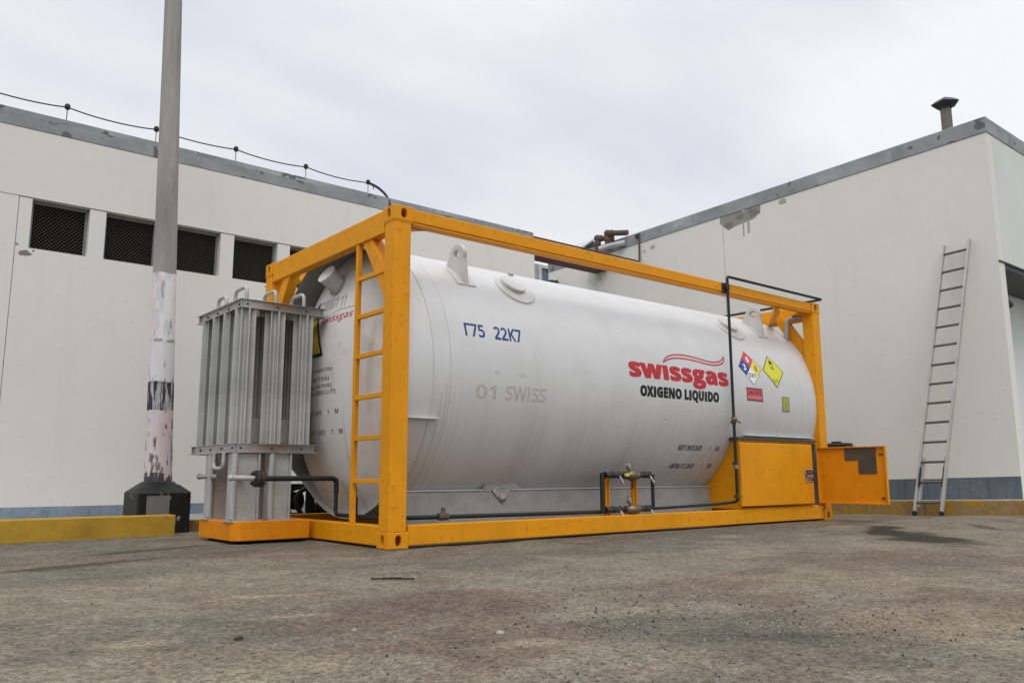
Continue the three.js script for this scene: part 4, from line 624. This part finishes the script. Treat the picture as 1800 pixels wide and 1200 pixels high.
  for (const y of [0.525, 0.212]) {
    pipe('manifold_pipe', [V(mx0, y, mz), V(mx1, y, mz)], 0.016, 0.02);
    for (const [x, w] of [[2.36, 0.05], [2.46, 0.045], [2.80, 0.05], [2.87, 0.04]]) mb().cyl(V(x - w, y, mz), V(x + w, y, mz), 0.026, 0.026, 12).cyl(V(x - w, y, mz), V(x - w + 0.014, y, mz), 0.034, 0.034, 6).cyl(V(x + w - 0.014, y, mz), V(x + w, y, mz), 0.034, 0.034, 6).build('ball_valve', M.valve, tank);
    for (const x of [2.47, 2.89]) mb().bar(V(x, y - 0.01, mz + 0.035), V(x + 0.03, y - 0.075, mz + 0.055), 0.014, 0.012, V(0, 0, 1), 0.003).build('valve_handle', M.pvc, tank);
    mb().sph(V(2.655, y - 0.005, mz + 0.01), 0.056, 1.15, 0.9, 1).cyl(V(2.655, y, mz), V(2.655, y + 0.055, mz), 0.026, 0.018, 14).cyl(V(2.57, y - 0.005, mz), V(2.75, y - 0.005, mz), 0.036, 0.036, 14).build('regulator', M.brass, tank);
    const gz = V(2.625, y + 0.085, mz), gn = V(0.42, 0.12, 0.90).normalize(), ga = mb().cyl(gz.clone().sub(gn.clone().multiplyScalar(0.016)), gz.clone().add(gn.clone().multiplyScalar(0.012)), 0.034, 0.034, 24).cyl(V(2.64, y + 0.04, mz), gz, 0.008, 0.008, 8).build('gauge', M.steel, tank); mb().cyl(gz.clone().add(gn.clone().multiplyScalar(0.012)), gz.clone().add(gn.clone().multiplyScalar(0.014)), 0.029, 0.029, 24).build('gauge_face', M.greyPale, ga);
  }
  mb().cyl(V(2.655, 0.50, mz + 0.02), V(2.645, 0.40, mz + 0.03), 0.012, 0.008, 10).build('adjusting_screw', M.black, tank);
  mb().box(2.545, 2.60, 0.510, 0.540, mz + 0.02, mz + 0.04, 0.004).build('tag', std({ color: lin(0.6, 0.5, 0.08), roughness: 0.5 }), tank);
  mb().cyl(V(mx0, 0.195, mz), V(mx0, 0.542, mz), 0.022, 0.022, 14).build('manifold_pipe', M.green, tank); mb().cyl(V(mx1 + 0.01, 0.21, mz), V(mx1 + 0.01, 0.535, mz), 0.017, 0.017, 14).build('manifold_pipe', M.green, tank);
  mb().cyl(V(mx1 - 0.02, 0.532, mz), V(mx1 + 0.03, 0.532, mz), 0.022, 0.022, 12).build('elbow', M.brass, tank);
  for (const x of [2.375, 2.745]) mb().box(x - 0.026, x - 0.020, 0.1635, 0.54, mz - 0.065, mz - 0.030, 0.001).box(x + 0.020, x + 0.026, 0.1635, 0.54, mz - 0.065, mz - 0.030, 0.001).box(x - 0.0195, x + 0.0195, 0.1635, 0.54, mz - 0.065, mz - 0.058, 0.001).build('manifold_stand', M.yellow, tank);
}

// ------------------------------------------------------------------ ambient vaporizer on its orange skid
{
  const v = thing('ambient_vaporizer', 'grey finned aluminium vaporizer tower on an orange skid at the tank end', 'vaporizer', [-0.35, 0, -1.6]);
  const ox = 0.35, oz = 1.6, B = (q, x0, x1, y0, y1, z0, z1, r) => q.box(x0 + ox, x1 + ox, y0, y1, z0 + oz, z1 + oz, r), L = (x, y, z) => V(x + ox, y, z + oz);
  const FX0 = -0.69, FX1 = -0.004, FZ0 = -2.30, FZ1 = -1.24;
  { const s = poly([[-0.68 + ox, 1.24 - oz], [-0.045 + ox, 1.24 - oz], [-0.045 + ox, 2.02 - oz], [-0.62 + ox, 2.02 - oz], [-0.68 + ox, 1.95 - oz]].map(([x, y]) => [x, y])); const sk = mb(); sk.ext(s, 0.138, mul(T(0, 0.166, 0), RX(Math.PI / 2)), 0.006); sk.build('skid', M.skidYellow, v);
    const rn = mb(); B(rn, -0.60, -0.10, -0.002, 0.029, -1.42, -1.32, 0.003); B(rn, -0.60, -0.10, -0.002, 0.029, -1.95, -1.85, 0.003); rn.build('skid_runner', M.black, v); const jn = mb(); B(jn, -0.0445, 0.0095, 0.03, 0.158, -1.85, -1.30, 0.003); jn.build('skid_tongue', M.yellow, v); }
  // legs: H sections
  for (const [x0, x1, z] of [[-0.675, -0.455, -1.315], [-0.365, -0.185, -1.315], [-0.675, -0.455, -1.83], [-0.365, -0.185, -1.83]]) {
    const q = mb(); B(q, x0, x0 + 0.016, 0.178, 0.708, z - 0.065, z + 0.065, 0.004); B(q, x1 - 0.016, x1, 0.178, 0.708, z - 0.04, z + 0.065, 0.004); B(q, x0 + 0.0165, x1 - 0.0165, 0.178, 0.708, z + 0.028, z + 0.040, 0.002); B(q, x0 - 0.02, x1 + 0.02, 0.1665, 0.1775, z - 0.085, z + 0.085, 0.002); q.cyl(L(x0 + 0.01, 0.178, z + 0.05), L(x0 + 0.01, 0.708, z + 0.05), 0.026, 0.026, 14); q.build('leg', M.aluPale, v);
    const bo = mb(); for (const dx of [-0.01, x1 - x0 + 0.01]) bo.cyl(L(x0 + dx, 0.178, z + 0.074), L(x0 + dx, 0.192, z + 0.074), 0.009, 0.009, 6); bo.build('bolt', M.steel, v);
  }
  // frames top and bottom: channels with rivets
  const ch = (y0, y1) => { const q = mb(), w = 0.04, FX1 = y0 > 1 ? 0.078 : 0.032; for (const y of [y0, y1 - 0.006]) { B(q, FX0, FX1, y, y + 0.006, FZ1 - w, FZ1, 0.001); B(q, FX0, FX1, y, y + 0.006, FZ0, FZ0 + w, 0.001); B(q, FX0, FX0 + w, y, y + 0.006, FZ0 + w, FZ1 - w, 0.001); B(q, FX1 - w, FX1, y, y + 0.006, FZ0 + w, FZ1 - w, 0.001); } const i = 0.028; B(q, FX0 + 0.012, FX1 - 0.012, y0 + 0.006, y1 - 0.006, FZ1 - i - 0.006, FZ1 - i, 0.001); B(q, FX0 + 0.012, FX1 - 0.012, y0 + 0.006, y1 - 0.006, FZ0 + i, FZ0 + i + 0.006, 0.001); B(q, FX0 + i, FX0 + i + 0.006, y0 + 0.006, y1 - 0.006, FZ0 + 0.012, FZ1 - 0.012, 0.001); B(q, FX1 - i - 0.006, FX1 - i, y0 + 0.006, y1 - 0.006, FZ0 + 0.012, FZ1 - 0.012, 0.001); return q; };
  for (const [y0, y1] of [[0.712, 0.786], [1.893, 1.968]]) {
    const f = ch(y0, y1).build('channel_frame', M.alu, v), ym = (y0 + y1) / 2, rv = mb();
    for (const x of [-0.62, -0.36, -0.10]) rv.cyl(L(x, ym, FZ1 - 0.029), L(x, ym, FZ1 - 0.021), 0.009, 0.009, 8); for (const z of [-1.34, -1.58, -1.84, -2.08]) rv.cyl(L(FX0 + 0.029, ym, z), L(FX0 + 0.021, ym, z), 0.009, 0.009, 8); for (const s of [0.018, -0.018]) rv.cyl(L(FX0 + 0.035, ym + s, FZ1 - 0.028), L(FX0 + 0.035, ym + s, FZ1 - 0.020), 0.006, 0.006, 6); rv.build('rivet', M.darkGrey, f);
    const pl = mb(); B(pl, FX0 + 0.042, FX1 - 0.042, y1 - 0.012, y1 - 0.008, FZ0 + 0.042, FZ1 - 0.042, 0); if (y0 > 1) pl.build('top_plate', M.alu, v);
  }
  // star-finned tubes
  const star = (r, n) => { const s = new THREE.Shape(), t = 0.006; for (let k = 0; k < n; k++) { const a = k / n * 2 * Math.PI, b = a + Math.PI / n, ca = Math.cos(a), sa = Math.sin(a), h = 0.030; const pt = (d, w) => [ca * d - sa * w, sa * d + ca * w]; const tip = k % 2 ? r * 0.97 : r; [pt(h, -t), pt(tip - 0.004, -t * 0.8), pt(tip, 0), pt(tip - 0.004, t * 0.8), pt(h, t)].forEach((q, i) => (k || i ? s.lineTo(...q) : s.moveTo(...q))); s.lineTo(Math.cos(b) * 0.030, Math.sin(b) * 0.030); } s.closePath(); return s; };
  const fin = mb().ext(star(0.092, 8), 1.105, RX(-Math.PI / 2)), fm = fin.build('finned_tube', M.aluFin, v); let first = true;
  for (let i = 0; i < 3; i++) for (let k = 0; k < 4; k++) { const m = T(-0.612 + i * 0.256 + ox, 0.787, -1.318 - k * 0.256 + oz); if (first) { fm.applyMatrix4(m); first = false; } else at(v, 'finned_tube', fm, m); }
  { const q = mb(); B(q, -0.60, -0.10, 0.80, 1.0, -1.42, -1.412, 0.001); q.build('baffle_plate', M.aluPale, v); }
  // return bends above and below
  const hoop = (a, b, y, h, name = 'return_bend') => mb().tube([L(a[0], y, a[1]), L(a[0], y + h, a[1]), L(b[0], y + h, b[1]), L(b[0], y, b[1])], 0.0155, Math.abs(h) * 0.75, 12).build(name, M.aluPale, v);
  hoop([-0.612, -1.78], [-0.612, -1.98], 1.955, 0.13); hoop([-0.612, -1.32], [-0.612, -1.575], 1.955, 0.135); hoop([-0.356, -1.32], [-0.356, -1.575], 1.955, 0.135); hoop([-0.10, -1.32], [-0.10, -1.575], 1.955, 0.14);
  hoop([-0.705, -1.40], [-0.705, -1.62], 0.713, -0.125); hoop([-0.36, -1.9], [-0.36, -2.15], 1.955, 0.13); hoop([-0.10, -1.9], [-0.10, -2.15], 1.955, 0.13);
  // headers
  mb().tube([L(-0.66, 0.705, -1.86), L(-0.66, 0.54, -1.86)], 0.016, 0.02).build('riser', M.alu, v); mb().cyl(L(-0.665, 0.525, -2.05), L(-0.665, 0.525, -1.60), 0.021, 0.021, 16).build('header', M.alu, v); mb().cyl(L(-0.665, 0.525, -2.062), L(-0.665, 0.525, -2.0495), 0.026, 0.026, 16).build('cap', M.alu, v);
  mb().tube([L(-0.05, 0.705, -2.0), L(-0.05, 0.45, -2.0)], 0.019, 0.02).build('riser', M.alu, v);
  mb().tube([L(-0.74, 0.512, -1.12), L(-0.60, 0.509, -1.09), L(-0.566, 0.505, -1.08)], 0.021, 0.02, 14).build('header', M.aluPale, v); mb().sph(L(-0.742, 0.512, -1.12), 0.026).build('cap', M.aluPale, v); mb().cyl(L(-0.62, 0.509, -1.10), L(-0.62, 0.520, -1.26), 0.016, 0.016, 12).build('branch', M.aluPale, v);
}

// ------------------------------------------------------------------ pump unit behind the vaporizer
{
  const p = thing('pump_unit', 'dark pump unit with curved pipe hoops glimpsed beneath the vaporizer and tank', 'pump', [0.62, 0, -2.72]);
  mb().box(-0.28, 0.42, 0.04, 0.16, -0.16, 0.16, 0.01).box(0.10, 0.40, 0.16, 0.26, -0.14, 0.14, 0.03).build('base', M.black, p); mb().box(-0.26, 0.40, -0.004, 0.04, -0.14, 0.14, 0.004).build('runner', M.darkGrey, p);
  mb().box(0.0, 0.075, 0.161, 0.41, 0.05, 0.12, 0.006).build('post', M.green, p);
  for (const [x, z] of [[-0.17, 0.02], [-0.09, 0.12]]) mb().tube([V(x + 0.02, 0.16, z), V(x - 0.05, 0.24, z), V(x - 0.03, 0.36, z), V(x + 0.10, 0.42, z), V(x + 0.24, 0.42, z)], 0.024, 0.08, 12).build('pipe_hoop', M.green, p);
  mb().box(-0.24, 0.24, 0.39, 0.45, -0.10, 0.04, 0.012).build('top_housing', M.black, p); mb().cyl(V(-0.2, 0.28, -0.1), V(0.02, 0.28, -0.1), 0.09, 0.09, 20).build('motor', M.black, p);
}

// ------------------------------------------------------------------ leaning aluminium ladder
{
  const l = thing('aluminium_ladder', 'long aluminium ladder leaning against the right building', 'ladder', [7.56, 0, 0.42]);
  const a0 = V(-0.03, 0.004, -0.15), a1 = V(0.665, 3.58, 0.222), b0 = V(0.02, 0.006, 0.16), b1 = V(0.675, 3.60, 0.545), wn = V(-0.97, 0.22, 0);
  const mat = std({ color: lin(0.56, 0.56, 0.54), map: scuff, metalness: 0.25, roughness: 0.5 }), rungMat = std({ color: lin(0.15, 0.15, 0.14), map: scuff, metalness: 0.3, roughness: 0.6 });
  for (const [p, q] of [[a0, a1], [b0, b1]]) { const s = mb(); s.bar(p, q, 0.026, 0.062, wn, 0.004); s.build('stile', mat, l); mb().bar(p.clone().add(V(-0.004, -0.004, 0)), p.clone().lerp(q, 0.016), 0.034, 0.07, wn, 0.006).build('foot', M.black, l); }
  for (let k = 0; k < 14; k++) { const t = (0.17 + k * 0.257) / 3.65; mb().cyl(a0.clone().lerp(a1, t), b0.clone().lerp(b1, t), 0.0165, 0.0165, 12).build('rung', rungMat, l); }
  for (const [p, q, s] of [[a0, a1, 0.03], [b0, b1, -0.03]]) mb().bar(p.clone().lerp(q, 0.03).add(V(0.035, 0, s)), p.clone().lerp(q, 0.205).add(V(0.035, 0, s)), 0.022, 0.05, wn, 0.003).build('inner_stile', mat, l);
  mb().cyl(a0.clone().lerp(a1, 0.128).add(V(0.035, 0, 0.03)), b0.clone().lerp(b1, 0.128).add(V(0.035, 0, -0.03)), 0.013, 0.013, 12).build('rung', mat, l);
  for (const [p, q, s] of [[a0, a1, 0.022], [b0, b1, -0.02]]) mb().bar(p.clone().lerp(q, 0.10).add(V(-0.02, 0, s)), p.clone().lerp(q, 0.17).add(V(-0.02, 0, s)), 0.012, 0.03, wn, 0.003).build('rung_hook', M.valve, l);
}

renderer.render(scene, camera);
